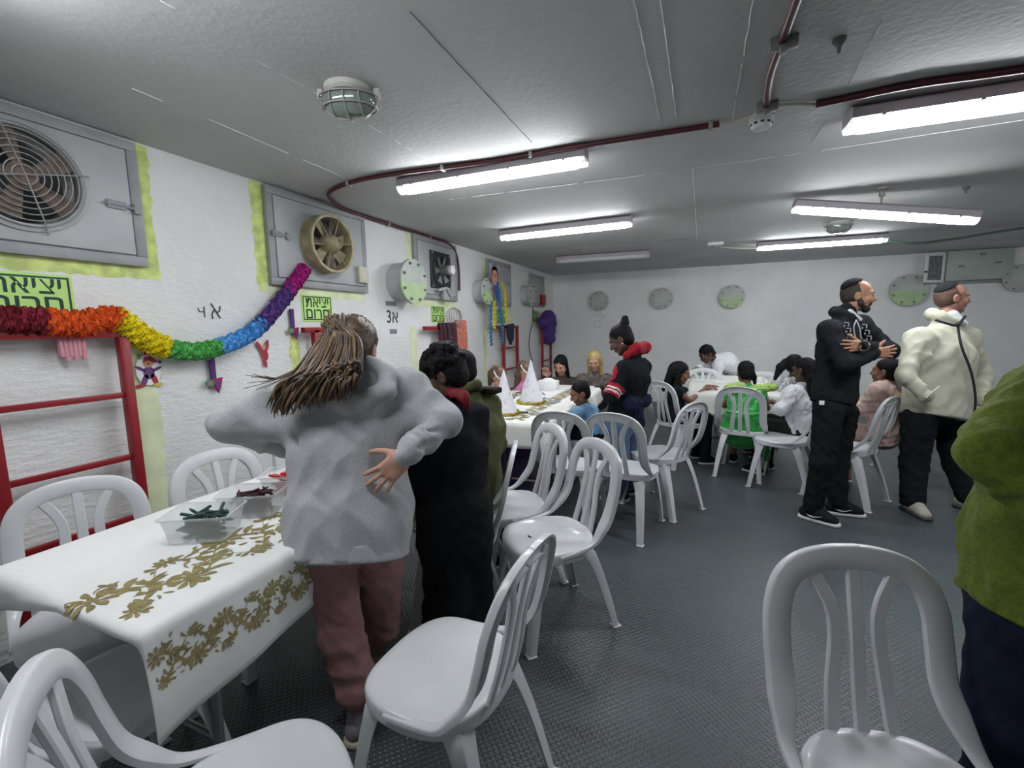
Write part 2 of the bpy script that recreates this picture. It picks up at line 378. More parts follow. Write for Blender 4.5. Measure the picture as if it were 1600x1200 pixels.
for p in [(-2.25, 2.52), (-1.52, 2.54), (-0.95, 2.575), (0.0, 2.60)]:
    MB().box((p[0]-0.01, p[1]-0.022, 2.415), (p[0]+0.01, p[1]+0.022, 2.45), 0.003).build('saddle_clip', M_WIRE, cond, O)
for y in (4.3, 3.6):
    MB().box((WALL_X, y-0.01, 2.41), (WALL_X+0.05, y+0.01, 2.446), 0.003).build('saddle_clip', M_WIRE, cond, O)
pB = on_ceiling([(1275, 163), (1330, 152), (1440, 130), (1600, 108)], 0.016)+[np.array((2.2, 2.65, CEIL_Z-0.016)), np.array((4.5, 2.75, CEIL_Z-0.016))]
ob = MB().tube(crom(pB, 6), 0.016, 10).build('conduit', M_CONDUIT); tag(ob, 'maroon conduit running above the wide fluorescent batten', 'conduit')
pC = on_ceiling([(1197, 166), (1203, 120), (1218, 75), (1245, 0)], 0.016)+[np.array((0.26, 1.0, CEIL_Z-0.016)), np.array((0.30, -0.5, CEIL_Z-0.016))]
c3 = thing('conduit', 'maroon conduit running straight to the smoke detector', 'conduit', pC[0])
MB().tube(crom(pC, 6), 0.015, 10).build('pipe', M_CONDUIT, c3, pC[0])
for px, py in [(1225, 58), (1199, 160)]:
    c = CE(px, py); MB().box(c+[-0.045, -0.014, -0.04], c+[0.045, 0.014, 0], 0.004).box(c+[-0.012, -0.02, -0.05], c+[0.012, 0.02, -0.03], 0.003).build('saddle_clip', M_BOLT, c3, pC[0])
pD = on_ceiling([(1125, 190), (1145, 190), (1175, 182), (1195, 168), (1230, 163), (1275, 163)], 0.012)
tag(MB().tube(crom(pD, 6), 0.007, 8).build('cable', M_CABLE), 'ivory cable looping past the smoke detector', 'cable')
sd = CE(1190, 186); det = thing('smoke_detector', 'round white smoke detector on the ceiling', 'detector', sd)
MB().lathe(sd, (0, 0, -1), [(0.055, 0), (0.055, 0.014), (0.048, 0.018), (0.048, 0.034), (0.04, 0.046), (0.001, 0.048)], 24).build('body', M_PAPER, det, sd)
for k in range(10):
    a = 2*math.pi*k/10; MB().box((-0.008, 0.0455, -0.031), (0.008, 0.0495, -0.021)).build('vent_slot_shade', M_BLACK, det).rotation_euler = (0, 0, a)  # solid black blocks: the shade inside the slots is painted in
bx = CE(1118, 379); sb = thing('sensor_box', 'small white sensor box on ceiling near the back wall', 'sensor', bx)
MB().box((-0.09, -0.05, -0.035), (0.09, 0.05, 0), 0.006).build('body', M_PAPER, sb); MB().lathe((0, 0, -0.03), (0, 0, -1), [(0.03, 0), (0.02, 0.03), (0.001, 0.035)], 12).build('lens', M_WIRE, sb)
tag(MB().tube(crom([CE(1125, 386, .01), CE(1150, 388, .015), CE(1183, 388, .03)], 4), 0.006, 6).build('cable', M_CABLE), 'thin pale cable from sensor box to the back batten', 'cable')
tag(MB().tube(crom([CE(1386, 376, .05), CE(1430, 380, .12), CE(1500, 372, .10), CE(1600, 356, .04), np.array((4.4, 5.6, CEIL_Z-.03))], 6), 0.014, 7).build('cable', mat('dark_green_cable', (0.07, 0.11, 0.09), 0.5)), 'dark green cable sagging below the ceiling by the back batten', 'cable')
def bulkhead(c, yaw, label):
    root = thing('bulkhead_light', label, 'light', c, yaw)
    MB().lathe((0, 0, 0), (0, 0, -1), [(0.10, 0), (0.10, 0.02), (0.088, 0.03)], 24).build('base', M_BEIGE2, root)
    g = MB(); n, m = 20, 9; V = []; F = []
    for i in range(m+1):
        t = math.pi/2*i/m
        for k in range(n):
            a = 2*math.pi*k/n; V.append((0.115*math.cos(a)*math.cos(t)**0.6, 0.075*math.sin(a)*math.cos(t)**0.6, -0.025-0.085*math.sin(t)))
    for i in range(m):
        for k in range(n): F.append((i*n+k, i*n+(k+1) % n, (i+1)*n+(k+1) % n, (i+1)*n+k))
    g.add(V, F).build('glass_globe', M_GLASSG, root)
    cg = MB()
    for zz, rr in ((-0.035, 1.06), (-0.075, 0.95)):
        cg.tube([(0.118*rr*math.cos(a), 0.078*rr*math.sin(a), zz) for a in np.linspace(0, 2*math.pi, 24, endpoint=False)], 0.0035, 6, closed=True)
    for x in (-0.06, 0, 0.06):
        w_ = math.sqrt(max(0.05, 1-(x/0.12)**2)); cg.tube([(x, 0.08*w_*math.cos(a), -0.03-0.09*w_*math.sin(a)) for a in np.linspace(0, math.pi, 13)], 0.0035, 6)
    cg.tube([(0.122*math.cos(a), 0, -0.03-0.09*math.sin(a)) for a in np.linspace(0, math.pi, 17)], 0.0035, 6)
    cg.build('wire_cage', M_WIRE, root)
    for x in (-1, 1): MB().box((x*0.118-0.012, -0.015, -0.04), (x*0.118+0.012, 0.015, 0), 0.004).build('lug', M_BEIGE2, root)
M_BEIGE2 = mat('grey_cast_base', (0.45, 0.44, 0.40), 0.6, var=0.15)
bulkhead(CE(545, 140), 0.4, 'caged bulkhead light with greenish glass above the rainbow garland')
bulkhead(CE(1310, 347), 0.1, 'caged bulkhead light between two lit battens near the back wall')

# ------------------------------------------------------------------ steel ventilation panels on the left wall
def panel(y0, y1, z0, z1, label, inset=0.05, th=0.035):
    O = np.array((WALL_X, (y0+y1)/2, z0)); root = thing('ventilation_panel', label, 'panel', O)
    x0, x1 = WALL_X-0.002, WALL_X+th
    f = MB()
    f.box((x0, y0, z0), (x1, y1, z0+inset), 0.004); f.box((x0, y0, z1-inset), (x1, y1, z1), 0.004)
    f.box((x0, y0, z0+inset), (x1, y0+inset, z1-inset), 0.004); f.box((x0, y1-inset, z0+inset), (x1, y1, z1-inset), 0.004)
    f.build('frame', M_STEELD, root, O)
    MB().box((x0, y0+inset+0.006, z0+inset+0.006), (x1+0.004, y1-inset-0.006, z1-inset-0.006), 0.004).build('door_plate', M_STEEL, root, O)
    MB().box((x0, y0+inset, z0+inset), (x1-0.01, y1-inset, z1-inset)).build('gap_seal', M_STEELD, root, O)
    return root, O, x1+0.004
def bore(obs, cy, cz, R, x0, x1):
    """cut a real round hole through the listed objects"""
    cut = MB().cyl((x0, cy, cz), (x1, cy, cz), R, 40).build('cutter', M_STEELD, smooth=False)
    for ob in obs:
        inv = ob.matrix_world; c = cut.copy(); c.data = cut.data.copy(); COL.objects.link(c)
        md = ob.modifiers.new('bore', 'BOOLEAN'); md.object = c; md.operation = 'DIFFERENCE'; md.solver = 'EXACT'
        bpy.context.view_layer.update()
        me = bpy.data.meshes.new_from_object(ob.evaluated_get(bpy.context.evaluated_depsgraph_get()))
        ob.modifiers.clear(); ob.data = me; bpy.data.objects.remove(c, do_unlink=True)
    bpy.data.objects.remove(cut, do_unlink=True)
def duct(root, O, cy, cz, R, x):
    ch = [o for o in root.children if o.name.split('.')[0] in ('door_plate', 'gap_seal')]
    bore([wall_left]+ch, cy, cz, R, WALL_X-0.3, x+0.05)
    MB().lathe((x-0.004, cy, cz), (-1, 0, 0), [(R+0.001, 0), (R+0.001, 0.55), (0.001, 0.55)], 40, False).build('duct', M_STEELD, root, O)
def latch(root, O, x, y, z):
    MB().box((x, y-0.05, z-0.02), (x+0.012, y+0.03, z+0.02), 0.003).cyl((x+0.012, y-0.06, z), (x+0.012, y+0.09, z-0.005), 0.007, 8).box((x-0.01, y+0.06, z-0.03), (x+0.02, y+0.09, z+0.02), 0.003).build('latch', M_STEELD, root, O)
p1, O1, x1 = panel(0.42, 1.532, 1.80, 2.435, 'grey steel panel with round caged fan touching the ceiling')
cy, cz = 1.065, 2.137
MB().lathe((x1-0.002, cy, cz), (1, 0, 0), [(0.235, 0), (0.235, 0.012), (0.215, 0.022), (0.205, 0.022), (0.2, 0.0)], 48, False).build('fan_ring', M_STEEL, p1, O1)
duct(p1, O1, cy, cz, 0.2, x1)
for k in range(5):
    a = 2*math.pi*k/5+0.5; d = np.array((0, math.cos(a), math.sin(a))); e = np.array((0, -math.sin(a), math.cos(a))); c = np.array((x1+0.006, cy, cz))
    V = [c+d*0.05-e*0.02, c+d*0.05+e*0.02+[0.01, 0, 0], c+d*0.185+e*0.062+[0.012, 0, 0], c+d*0.19-e*0.03]
    MB().add(V+[q+np.array((0.003, 0, 0)) for q in V], [(0, 1, 2, 3), (7, 6, 5, 4), (0, 4, 5, 1), (1, 5, 6, 2), (2, 6, 7, 3), (3, 7, 4, 0)]).build('fan_blade', M_RUST, p1, O1)
MB().lathe((x1+0.004, cy, cz), (1, 0, 0), [(0.055, 0), (0.055, 0.014), (0.001, 0.018)], 24).build('fan_hub', M_RUST, p1, O1)
g = MB()
for R in np.linspace(0.04, 0.215, 8): g.torus((x1+0.026+0.012*(1-R/0.215), cy, cz), (1, 0, 0), R, 0.0028, 36, 5)
for k in range(4):
    a = math.pi/2*k+0.25; d = np.array((0, math.cos(a), math.sin(a))); c = np.array((x1+0.04, cy, cz)); g.tube([c, c+d*0.215-[0.013, 0, 0], c+d*0.25-[0.034, 0, 0]], 0.0035, 6)
g.build('wire_guard', M_WIRE, p1, O1)
latch(p1, O1, x1, 1.42, 2.094)

p2_, O2, x1 = panel(2.287, 3.268, 1.768, 2.435, 'grey steel panel with protruding beige fan and switch box')
c2 = LW(505, 383, 0.04); cy, cz = c2[1], c2[2]; M_FAN = M_BEIGE
MB().lathe((x1-0.002, cy, cz), (1, 0, 0), [(0.222, 0), (0.222, 0.015), (0.212, 0.02), (0.212, 0.10), (0.222, 0.105), (0.218, 0.115), (0.198, 0.112), (0.196, 0.0)], 48, False).build('fan_shroud', M_FAN, p2_, O2)
duct(p2_, O2, cy, cz, 0.195, x1)
for k in range(7):
    a = 2*math.pi*k/7+0.3; d = np.array((0, math.cos(a), math.sin(a))); e = np.array((0, -math.sin(a), math.cos(a))); c = np.array((x1+0.03, cy, cz))
    V = [c+d*0.05-e*0.02, c+d*0.05+e*0.025+[0.03, 0, 0], c+d*0.185+e*0.05+[0.03, 0, 0], c+d*0.185-e*0.035]
    MB().add(V+[q+np.array((0.004, 0, 0)) for q in V], [(0, 1, 2, 3), (7, 6, 5, 4), (0, 4, 5, 1), (1, 5, 6, 2), (2, 6, 7, 3), (3, 7, 4, 0)]).build('fan_blade', M_RUST if k % 2 else M_BEIGE, p2_, O2)
for k in range(6):
    a = 2*math.pi*k/6+0.15; d = np.array((0, math.cos(a), math.sin(a))); c = np.array((x1+0.095, cy, cz)); MB().tube([c+d*0.05, c+d*0.2+[0.008, 0, 0]], 0.005, 6).build('spoke', M_BEIGE, p2_, O2)
MB().lathe((x1+0.03, cy, cz), (1, 0, 0), [(0.072, 0), (0.072, 0.06), (0.06, 0.085), (0.04, 0.13), (0.032, 0.135), (0.03, 0.115)], 28).build('hub', M_BEIGE, p2_, O2)
MB().box((x1-0.002, 3.12, 1.85), (x1+0.035, 3.235, 1.985), 0.006).build('switch_box', mat('cream_box', (0.55, 0.54, 0.44), 0.5, var=0.1), p2_, O2)
latch(p2_, O2, x1, 2.36, 2.12)

p3_, O3, x1 = panel(4.00, 4.87, 1.768, 2.42, 'grey steel panel with square black fan and motor')
MB().box((x1-0.002, 4.27, 1.89), (x1+0.016, 4.685, 2.292), 0.004).build('fan_plate', mat('black_fan_plate', (0.022, 0.024, 0.03), 0.5), p3_, O3)
MB().torus((x1+0.02, 4.475, 2.09), (1, 0, 0), 0.17, 0.014, 36, 8).build('fan_ring', M_DARK, p3_, O3)
for k in range(6):
    a = 2*math.pi*k/6; d = np.array((0, math.cos(a), math.sin(a))); e = np.array((0, -math.sin(a), math.cos(a))); c = np.array((x1+0.022, 4.475, 2.09))
    V = [c+d*0.04-e*0.015, c+d*0.04+e*0.02, c+d*0.15+e*0.05+[0.02, 0, 0], c+d*0.15-e*0.02]
    MB().add(V+[q+np.array((0.003, 0, 0)) for q in V], [(0, 1, 2, 3), (7, 6, 5, 4), (0, 4, 5, 1), (1, 5, 6, 2), (2, 6, 7, 3), (3, 7, 4, 0)]).build('fan_blade', M_BOLT, p3_, O3)
MB().lathe((x1+0.02, 4.475, 2.09), (1, 0, 0), [(0.05, 0), (0.055, 0.04), (0.055, 0.10), (0.04, 0.11)], 20).build('motor', M_BOLT, p3_, O3)
MB().lathe((x1+0.13, 4.475, 2.09), (1, 0, 0), [(0.045, 0), (0.05, 0.01), (0.05, 0.04), (0.03, 0.05)], 20).build('motor_cap', M_PAPER, p3_, O3)
for dy, dz in ((-.18, .18), (.18, .18), (-.18, -.18), (.18, -.18)):
    MB().lathe((x1+0.014, 4.4775+dy, 2.09+dz), (1, 0, 0), [(0.012, 0), (0.012, 0.008), (0.004, 0.012)], 8).build('bolt', M_WIRE, p3_, O3)
jb = LW(701, 458, 0.1)
MB().box((x1-0.002, jb[1]-0.09, jb[2]-0.08), (x1+0.06, jb[1]+0.05, jb[2]+0.06), 0.01).tube([(x1+0.05, jb[1]-0.2, jb[2]+0.02), (x1+0.07, jb[1]-0.06, jb[2]+0.05), (x1+0.07, jb[1]+0.05, jb[2]-0.05)], 0.018, 8).build('junction_box', M_STEEL, p3_, O3)
p4_, O4, x1 = panel(5.715, 6.545, 1.755, 2.395, 'grey steel panel behind the paper clown head')
latch(p4_, O4, x1, 6.40, 2.1)
p5_, O5, x1 = panel(7.38, 8.14, 1.80, 2.36, 'grey steel panel in the corner by the back wall')
MB().box((x1, 7.86, 1.83), (x1+0.07, 8.02, 2.02), 0.008).build('red_box', M_RED, p5_, O5)
MB().tube([(x1+0.03, 7.98, 2.02), (x1+0.03, 7.98, 2.30)], 0.012, 8).build('pipe', M_STEELD, p5_, O5)

def pipe_cap(c, axis, R, L, label, bolts=8, half=True):
    ax = norm(axis); c = np.array(c, float); root = thing('pipe_flange', label, 'pipe cap', c)
    MB().lathe(c-ax*0.002, ax, [(R*0.86, 0), (R*0.86, L-0.03)], 36).build('pipe_stub', M_STEEL, root, c)
    MB().lathe(c+ax*(L-0.032), ax, [(R, 0), (R, 0.014)], 36).build('flange', M_STEELD, root, c)
    up = np.array((0, 0, 1.0)); s_ = np.cross(up, ax)
    def disc(a0, a1, m, nm):
        n = 20; pl = [(math.cos(a)*R, math.sin(a)*R) for a in np.linspace(a0, a1, n)]
        MB().prism(pl, c+ax*(L-0.017), s_, up, ax, 0.017).build(nm, m, root, c, angle=30)
    disc(-0.05, math.pi+0.05, M_CAP, 'cover_plate')
    disc(math.pi+0.05, 2*math.pi-0.05, M_CAPG if half else M_CAP, 'cover_plate')
    for k in range(bolts):
        a = 2*math.pi*(k+0.5)/bolts; p = c+ax*L+(s_*math.cos(a)+up*math.sin(a))*R*0.84
        MB().lathe(p-ax*0.002, ax, [(R*0.075, 0), (R*0.075, 0.012), (R*0.045, 0.014), (R*0.045, 0.022)], 6).build('bolt', M_BOLT, root, c, smooth=False)
q = LW(648, 440, 0.20); pipe_cap((WALL_X, q[1], q[2]), (1, 0, 0), 0.215, 0.20, 'bolted pipe cap overlapping the black fan panel')
q = LW(763, 455, 0.17); pipe_cap((WALL_X, q[1], q[2]), (1, 0, 0), 0.175, 0.17, 'bolted pipe cap beside the paper clown head')
q = LW(832, 461, 0.17); pipe_cap((WALL_X, q[1], q[2]), (1, 0, 0), 0.18, 0.17, 'bolted pipe cap beside the small red box', half=False)
for (px, py), R, lab, hf in [((935, 470), .185, 'plain grey pipe cap above the blonde woman', False), ((1034, 466), .19, 'grey pipe cap between the plain cap and the half green cap', False),
                             ((1144, 463), .20, 'half green bolted pipe cap high above the bending white shirt', True), ((1420, 453), .235, 'half green pipe cap between the two standing men', True), ((1595, 434), .19, 'grey pipe cap beside the grey green cabinet', False)]:
    q = BW(px, py, 0.09); pipe_cap((q[0], BACK_Y, q[2]), (0, -1, 0), R, 0.09, lab, half=hf)

# ------------------------------------------------------------------ signs and papers on the walls
def exit_sign(y0, y1, z0, z1, label, text=True):
    c = np.array((WALL_X, (y0+y1)/2, (z0+z1)/2)); root = thing('exit_sign', label, 'sign', c); wy, hz = y1-y0, z1-z0
    MB().box((0, -wy/2, -hz/2), (0.004, wy/2, hz/2)).build('board', M_SIGN, root, smooth=False)
    b = MB(); t = 0.008; e = 0.012
    for lo, hi in (((-wy/2+e, -hz/2+e), (wy/2-e, -hz/2+e+t)), ((-wy/2+e, hz/2-e-t), (wy/2-e, hz/2-e)), ((-wy/2+e, -hz/2+e+t), (-wy/2+e+t, hz/2-e-t)), ((wy/2-e-t, -hz/2+e+t), (wy/2-e, hz/2-e-t))):
        b.box((0.003, lo[0], lo[1]), (0.0055, hi[0], hi[1]))
    b.build('border', M_INK, root, smooth=False)
    # letters read right to left, so the strings are laid out in visual order
    for s_, dz in (('תאיצי', hz*0.21), ('םורח', -hz*0.21)):
        l = lettering(s_, hz*0.44, M_INK, root, (0.0045, 0, dz), (0, 1, 0), (0, 0, 1), bold=hz*0.005)
        xs = [v.co.y for v in l.data.vertices]; zs = [v.co.z for v in l.data.vertices]
        if xs:
            k = wy*0.74/(max(xs)-min(xs)); cy_ = (max(xs)+min(xs))/2; kz = hz*0.35/(max(zs)-min(zs)); cz_ = (max(zs)+min(zs))/2
            for v in l.data.vertices: v.co.y = (v.co.y-cy_)*k; v.co.z = (v.co.z-cz_)*kz+dz
exit_sign(0.875, 1.207, 1.53, 1.725, 'green emergency exit sign partly covered by the garland')
exit_sign(2.55, 2.855, 1.515, 1.72, 'green emergency exit sign under the beige fan panel')
exit_sign(4.315, 4.60, 1.51, 1.70, 'green emergency exit sign under the black fan panel')
exit_sign(6.05, 6.38, 1.50, 1.72, 'green emergency exit sign behind hanging streamers')
exit_sign(7.60, 7.86, 1.52, 1.74, 'green emergency exit sign above the purple jacket')
sh = thing('paper_sheet', 'white paper sheet marked 3 and aleph with grey bars', 'paper', (WALL_X, 3.63, 1.57))
MB().box((0.0, -0.19, -0.2), (0.0016, 0.2, 0.16)).build('sheet', M_PAPER, sh, smooth=False)
lettering('3א', 0.17, M_BLACK, sh, (0.002, 0.0, -0.01), (0, 1, 0), (0, 0, 1), bold=0.001)
MB().box((0.001, -0.09, 0.10), (0.0026, 0.07, 0.145)).build('grey_bar', M_GREYINK, sh, smooth=False); MB().box((0.001, -0.05, -0.17), (0.0026, 0.06, -0.125)).build('grey_bar', M_GREYINK, sh, smooth=False)
hw = MB()
c = LW(331, 487, 0.004); yy, zz = c[1]+0.02, c[2]
hw.tube([(c[0], yy-0.02, zz+0.05), (c[0], yy+0.03, zz-0.04)], 0.0035, 5); hw.tube([(c[0], yy+0.035, zz+0.035), (c[0], yy+0.03, zz+0.005), (c[0], yy+0.012, zz-0.005)], 0.0035, 5); hw.tube([(c[0], yy-0.005, zz+0.01), (c[0], yy-0.02, zz-0.015), (c[0], yy-0.018, zz-0.045)], 0.0035, 5)
yy -= 0.085; hw.tube([(c[0], yy-0.015, zz+0.02), (c[0], yy-0.01, zz-0.002), (c[0], yy+0.02, zz+0.0)], 0.003, 5); hw.tube([(c[0], yy+0.02, zz+0.03), (c[0], yy+0.02, zz-0.035)], 0.003, 5)
hw.build('handwriting', M_BLACK, wall_left)
pp = BW(1265, 490); tag(MB().box((pp[0]-0.17, BACK_Y-0.003, pp[2]-0.17), (pp[0]+0.17, BACK_Y, pp[2]+0.16)).build('notice_sheet', M_PAPER, smooth=False), 'white paper notice taped to the back wall', 'paper')
pp = BW(938, 500); tape = MB()
tape.tube([(pp[0]-0.16, BACK_Y-0.004, pp[2]+0.08), (pp[0], BACK_Y-0.004, pp[2]+0.12), (pp[0]+0.10, BACK_Y-0.004, pp[2]+0.04)], 0.012, 6); tape.torus((pp[0]-0.05, BACK_Y-0.004, pp[2]-0.08), (0, 1, 0), 0.07, 0.01, 18, 5)
tag(tape.build('wall_sticker', mat('pale_sticker', (0.70, 0.70, 0.70), 0.6)), 'pale curled tape mark on back wall above the blonde woman', 'sticker')
# cabinet and opened white window frame on the back wall
cb = thing('wall_cabinet', 'grey green steel hatch high on the back wall', 'hatch', (3.62, BACK_Y, 2.02))
MB().box((-0.36, -0.10, 0), (0.36, 0, 0.425), 0.006).build('hatch_plate', M_GREENBOX, cb); MB().box((-0.42, -0.03, -0.05), (0.40, 0, -0.01), 0.004).build('lower_rail', M_STEELD, cb)
for x, z in ((-0.2, 0.2), (0.2, 0.23), (0.02, 0.36)): MB().box((x-0.03, -0.125, z-0.012), (x+0.03, -0.098, z+0.012), 0.004).build('hatch_lug', M_BOLT, cb)
wf = thing('window_sash', 'white framed sash with grey pane open beside the hatch', 'window', (3.24, BACK_Y-0.10, 2.0), math.radians(28))
def frame_rect(w_, h_, t, d):
    m_ = MB(); m_.box((-w_, 0, 0), (0, d, t), .003).box((-w_, 0, h_-t), (0, d, h_), .003).box((-w_, 0, t), (-w_+t, d, h_-t), .003).box((-t, 0, t), (0, d, h_-t), .003); return m_
frame_rect(0.30, 0.42, 0.035, 0.03).build('sash_frame', M_WHITEP, wf); MB().box((-0.27, 0.012, 0.03), (-0.03, 0.018, 0.39)).build('pane', mat('dusty_pane', (0.20, 0.21, 0.21), 0.2, var=0.25, vscale=20), wf)
MB().box((-0.33, -0.02, 0.14), (-0.295, 0.0, 0.165), .003).build('handle', M_BLACK, wf)

# ------------------------------------------------------------------ red bunk frames standing against the left wall
def bunk(ya, yb, ybar, z_top, label, rungs=(0.17, 0.49, 0.81, 1.135), X=WALL_X+0.075):
    O = np.array((X, ya, 0)); root = thing('red_bunk_frame', label, 'metal frame', O); t = 0.022
    for y in (ya, yb): MB().box((X-t, y-t, 0.0), (X+t, y+t, z_top-0.02), 0.003).build('post', M_RED, root, O)
    MB().box((X-t, min(ybar, ya), z_top-0.042), (X+t, max(yb, ya)+t, z_top), 0.003).build('top_rail', M_RED, root, O)
    for z in rungs: MB().box((X-0.013, min(ya, yb)+t, z-0.014), (X+0.013, max(ya, yb)-t, z+0.014), 0.003).build('rung', M_RED, root, O)
    for y in (ya, yb): MB().box((WALL_X-0.002, y-0.015, 0.30), (X-t, y+0.015, 0.34)).build('wall_bracket', M_RED, root, O)
    return root
bunk(1.345, 0.845, 0.30, 1.47, 'red metal bunk frame behind the gold printed table')
bunk(2.59, 3.10, 2.48, 1.47, 'red metal bunk frame behind the girl in grey')
bunk(4.40, 4.92, 4.06, 1.47, 'red metal bunk frame with hanks of maroon and pink cord')
bunk(6.12, 6.66, 5.73, 1.47, 'red metal bunk frame under the paper clown head')
bunk(7.88, 8.38, 7.80, 1.47, 'red metal bunk frame under the purple jacket')

# ------------------------------------------------------------------ white plastic stacking chairs
def make_chair():
    root = thing('plastic_chair', 'white plastic chair', 'chair')
    def yb(z): return float(np.interp(z, [.43, .455, .52, .60, .70, .80, .84], [-.168, -.178, -.198, -.214, -.236, -.262, -.274]))
    # seat: dished shell with a rolled rim and skirt
    n = 56; rings = [(0.0, -0.014), (0.35, -0.012), (0.65, -0.007), (0.86, 0.0), (0.95, 0.003), (0.985, 0.0), (1.0, -0.008), (0.995, -0.044), (0.972, -0.044), (0.96, -0.012), (0.6, -0.016), (0.0, -0.022)]
    def outline(a):
        c, s_ = math.cos(a), math.sin(a); e = 2/2.7
        x = math.copysign(abs(c)**e, c); y = math.copysign(abs(s_)**e, s_)
        return (x*(0.213 if s_ > 0 else 0.213-0.022*abs(s_)), 0.018+y*(0.215 if s_ > 0 else 0.20))
    V = []; F = []
    for r, z in rings:
        for k in range(n):
            x, y = outline(2*math.pi*k/n); dz = -0.018*max(0, (y*r-0.12)/0.11)**2 if y*r > 0.12 else (0.012*((-y*r-0.10)/0.08) if y*r < -0.10 else 0)
            V.append((x*r, y*r, 0.44+z+dz))
    for i in range(len(rings)-1):
        for k in range(n): F.append((i*n+k, i*n+(k+1) % n, (i+1)*n+(k+1) % n, (i+1)*n+k))
    MB().add(V, F).build('seat', M_CHAIR, root, angle=60)
    # arched back band, sweeping forward into the sides of the seat
    half = [(0.204, 0.07, .428), (0.206, -0.02, .437), (0.206, -0.10, .456), (0.203, -0.150, .500), (0.204, yb(.56)+0.010, .56), (0.204, yb(.64), .64), (0.199, yb(.71), .71), (0.178, yb(.767), .767), (0.135, yb(.803), .803), (0.07, yb(.82), .820), (0, yb(.824), .824)]
    half = [(x if z < .47 else x-.016*min(1, (z-.46)/.1), y, z if z < .46 else .44+(z-.44)*1.08) for x, y, z in half]; pts = crom(half, 5); pts = pts+[np.array((-p[0], p[1], p[2])) for p in pts[-2::-1]]
    W = []; N = []; S = []
    for i, p in enumerate(pts):
        t = norm(pts[min(i+1, len(pts)-1)]-pts[max(i-1, 0)])
        ty, tz = (t[1], t[2]) if p[0] >= 0 else (-t[1], -t[2])
        if p[2] > 0.62: nn = norm((0, 1, .25))
        else: nn = norm((0, tz, -ty))
        nn = norm(nn-t*np.dot(nn, t)); ww = np.cross(t, nn)
        if p[2] < 0.8 and ww[0]*p[0] < 0: ww = -ww
        if p[2] >= 0.8 and ww[2] < 0: ww = -ww
        W.append(ww); N.append(nn); q = min(1, max(0, (p[2]-.443)/.08)); S.append((0.45+0.55*q, 0.6+0.4*q))
    w_, t_ = 0.030, 0.010
    prof = [(-w_, t_*.55), (-w_*.75, t_), (w_*.75, t_), (w_*.93, t_*.7), (w_, t_*.1), (w_*1.02, -t_*1.3), (w_*.80, -t_*1.3), (w_*.72, -t_*.1), (-w_*.72, -t_*.1), (-w_*.80, -t_), (-w_, -t_)]
    MB().sweep(pts, W, N, prof, S).build('back_frame', M_CHAIR, root, angle=50)
    for xs in ((-.070, -.062, -.050, -.060, -.108), (0, 0, 0, 0, 0), (.070, .062, .050, .060, .108)):
        zs = (.445, .54, .65, .72, .806); cp = [(x, yb(z), .44+(z-.44)*1.08) for x, z in zip(xs, zs)]; pt = crom(cp, 6); W = []; N = []
        for i, p in enumerate(pt):
            t = norm(pt[min(i+1, len(pt)-1)]-pt[max(i-1, 0)]); nn = norm((0, 1, .22)); nn = norm(nn-t*np.dot(nn, t)); W.append(np.cross(t, nn)); N.append(nn)
        MB().sweep(pt, W, N, [(-.0165, .002), (-.013, .006), (.013, .006), (.0165, .002), (.0165, -.006), (.012, -.009), (-.012, -.009), (-.0165, -.006)]).build('slat', M_CHAIR, root)
    # rear rail under the slats
    for sx in (-1, 1):
        for top, bot in (((0.138, 0.140, .418), (0.205, 0.220, 0.0)), ((0.128, -0.098, .420), (0.192, -0.245, 0.0))):
            fy = 1 if top[1] > 0 else -1; P0 = np.array((sx*top[0], top[1], top[2])); P1 = np.array((sx*bot[0], bot[1], bot[2])); pt = []; W = []; N = []; S = []
            for k in range(13):
                t = k/12; p = P0+(P1-P0)*np.array((t**.55, t**.7, t)); pt.append(p); W.append(np.array((sx*1.0, 0, 0))); N.append(np.array((0, fy*1.0, 0)))
                fl = 1.0+0.40*max(0, 1-t/0.25)**2-0.36*t; S.append((fl, fl))
            a = 0.022; th = 0.006
            L = [(a, a*.55), (a*.8, a*.9), (a*.4, a), (-a*1.5, a), (-a*1.5, a-th), (a*.3, a-th), (a-th, a*.4), (a-th, -a*1.5), (a, -a*1.5)]
            mb = MB().sweep(pt, W, N, L, S)
            mb.box((P1[0]-.022, P1[1]-.022, 0.0), (P1[0]+.022, P1[1]+.022, .007), .003)
            mb.build('leg', M_CHAIR, root)
    return root
CHAIR = make_chair(); _first = [True]
def chair(x, y, deg, label, group=None):
    o = CHAIR if _first[0] else copy_tree(CHAIR); _first[0] = False
    o.location = (x, y, 0); o.rotation_euler = (0, 0, math.radians(deg)); tag(o, label, 'chair', group); return o
def face(fx, fy): return math.degrees(math.atan2(-fx, fy))
def chair_top(px, py, f, label, dz=0.855):
    """place a chair from the pixel of the middle of its back's top edge (0.83 m up)"""
    p = FL(px, py, dz); f = norm((f[0], f[1], 0)); c = p[:2]+f[:2]*0.272; return chair(c[0], c[1], face(f[0], f[1]), label)
chair(0.445, 1.073, -163.9, 'white plastic chair facing out, alone on the open floor')
chair(-0.666, 1.060, 86.5, 'white plastic chair pulled up behind the girl in grey')
hch = chair(-0.651, 2.003, 136.9, 'white plastic chair with a small purple smear on its seat')
MB().tube([(.02, .10, .4325), (.035, .108, .4325), (.05, .105, .4325)], [.002, .004, .002], 6).build('smear', mat('purple_smear', (.25, .02, .12), .5), hch)
chair(-0.989, 2.288, 133.3, 'white plastic chair between smeared chair and hat table corner')
chair(-1.095, 1.900, 110.0, 'white plastic chair hidden behind the boy in black')
chair(-0.864, 3.138, -3.1, 'white plastic chair pushed in to the corner of the hat table')
chair(-0.477, 3.187, -10.4, 'white plastic chair behind the standing woman with red hood')
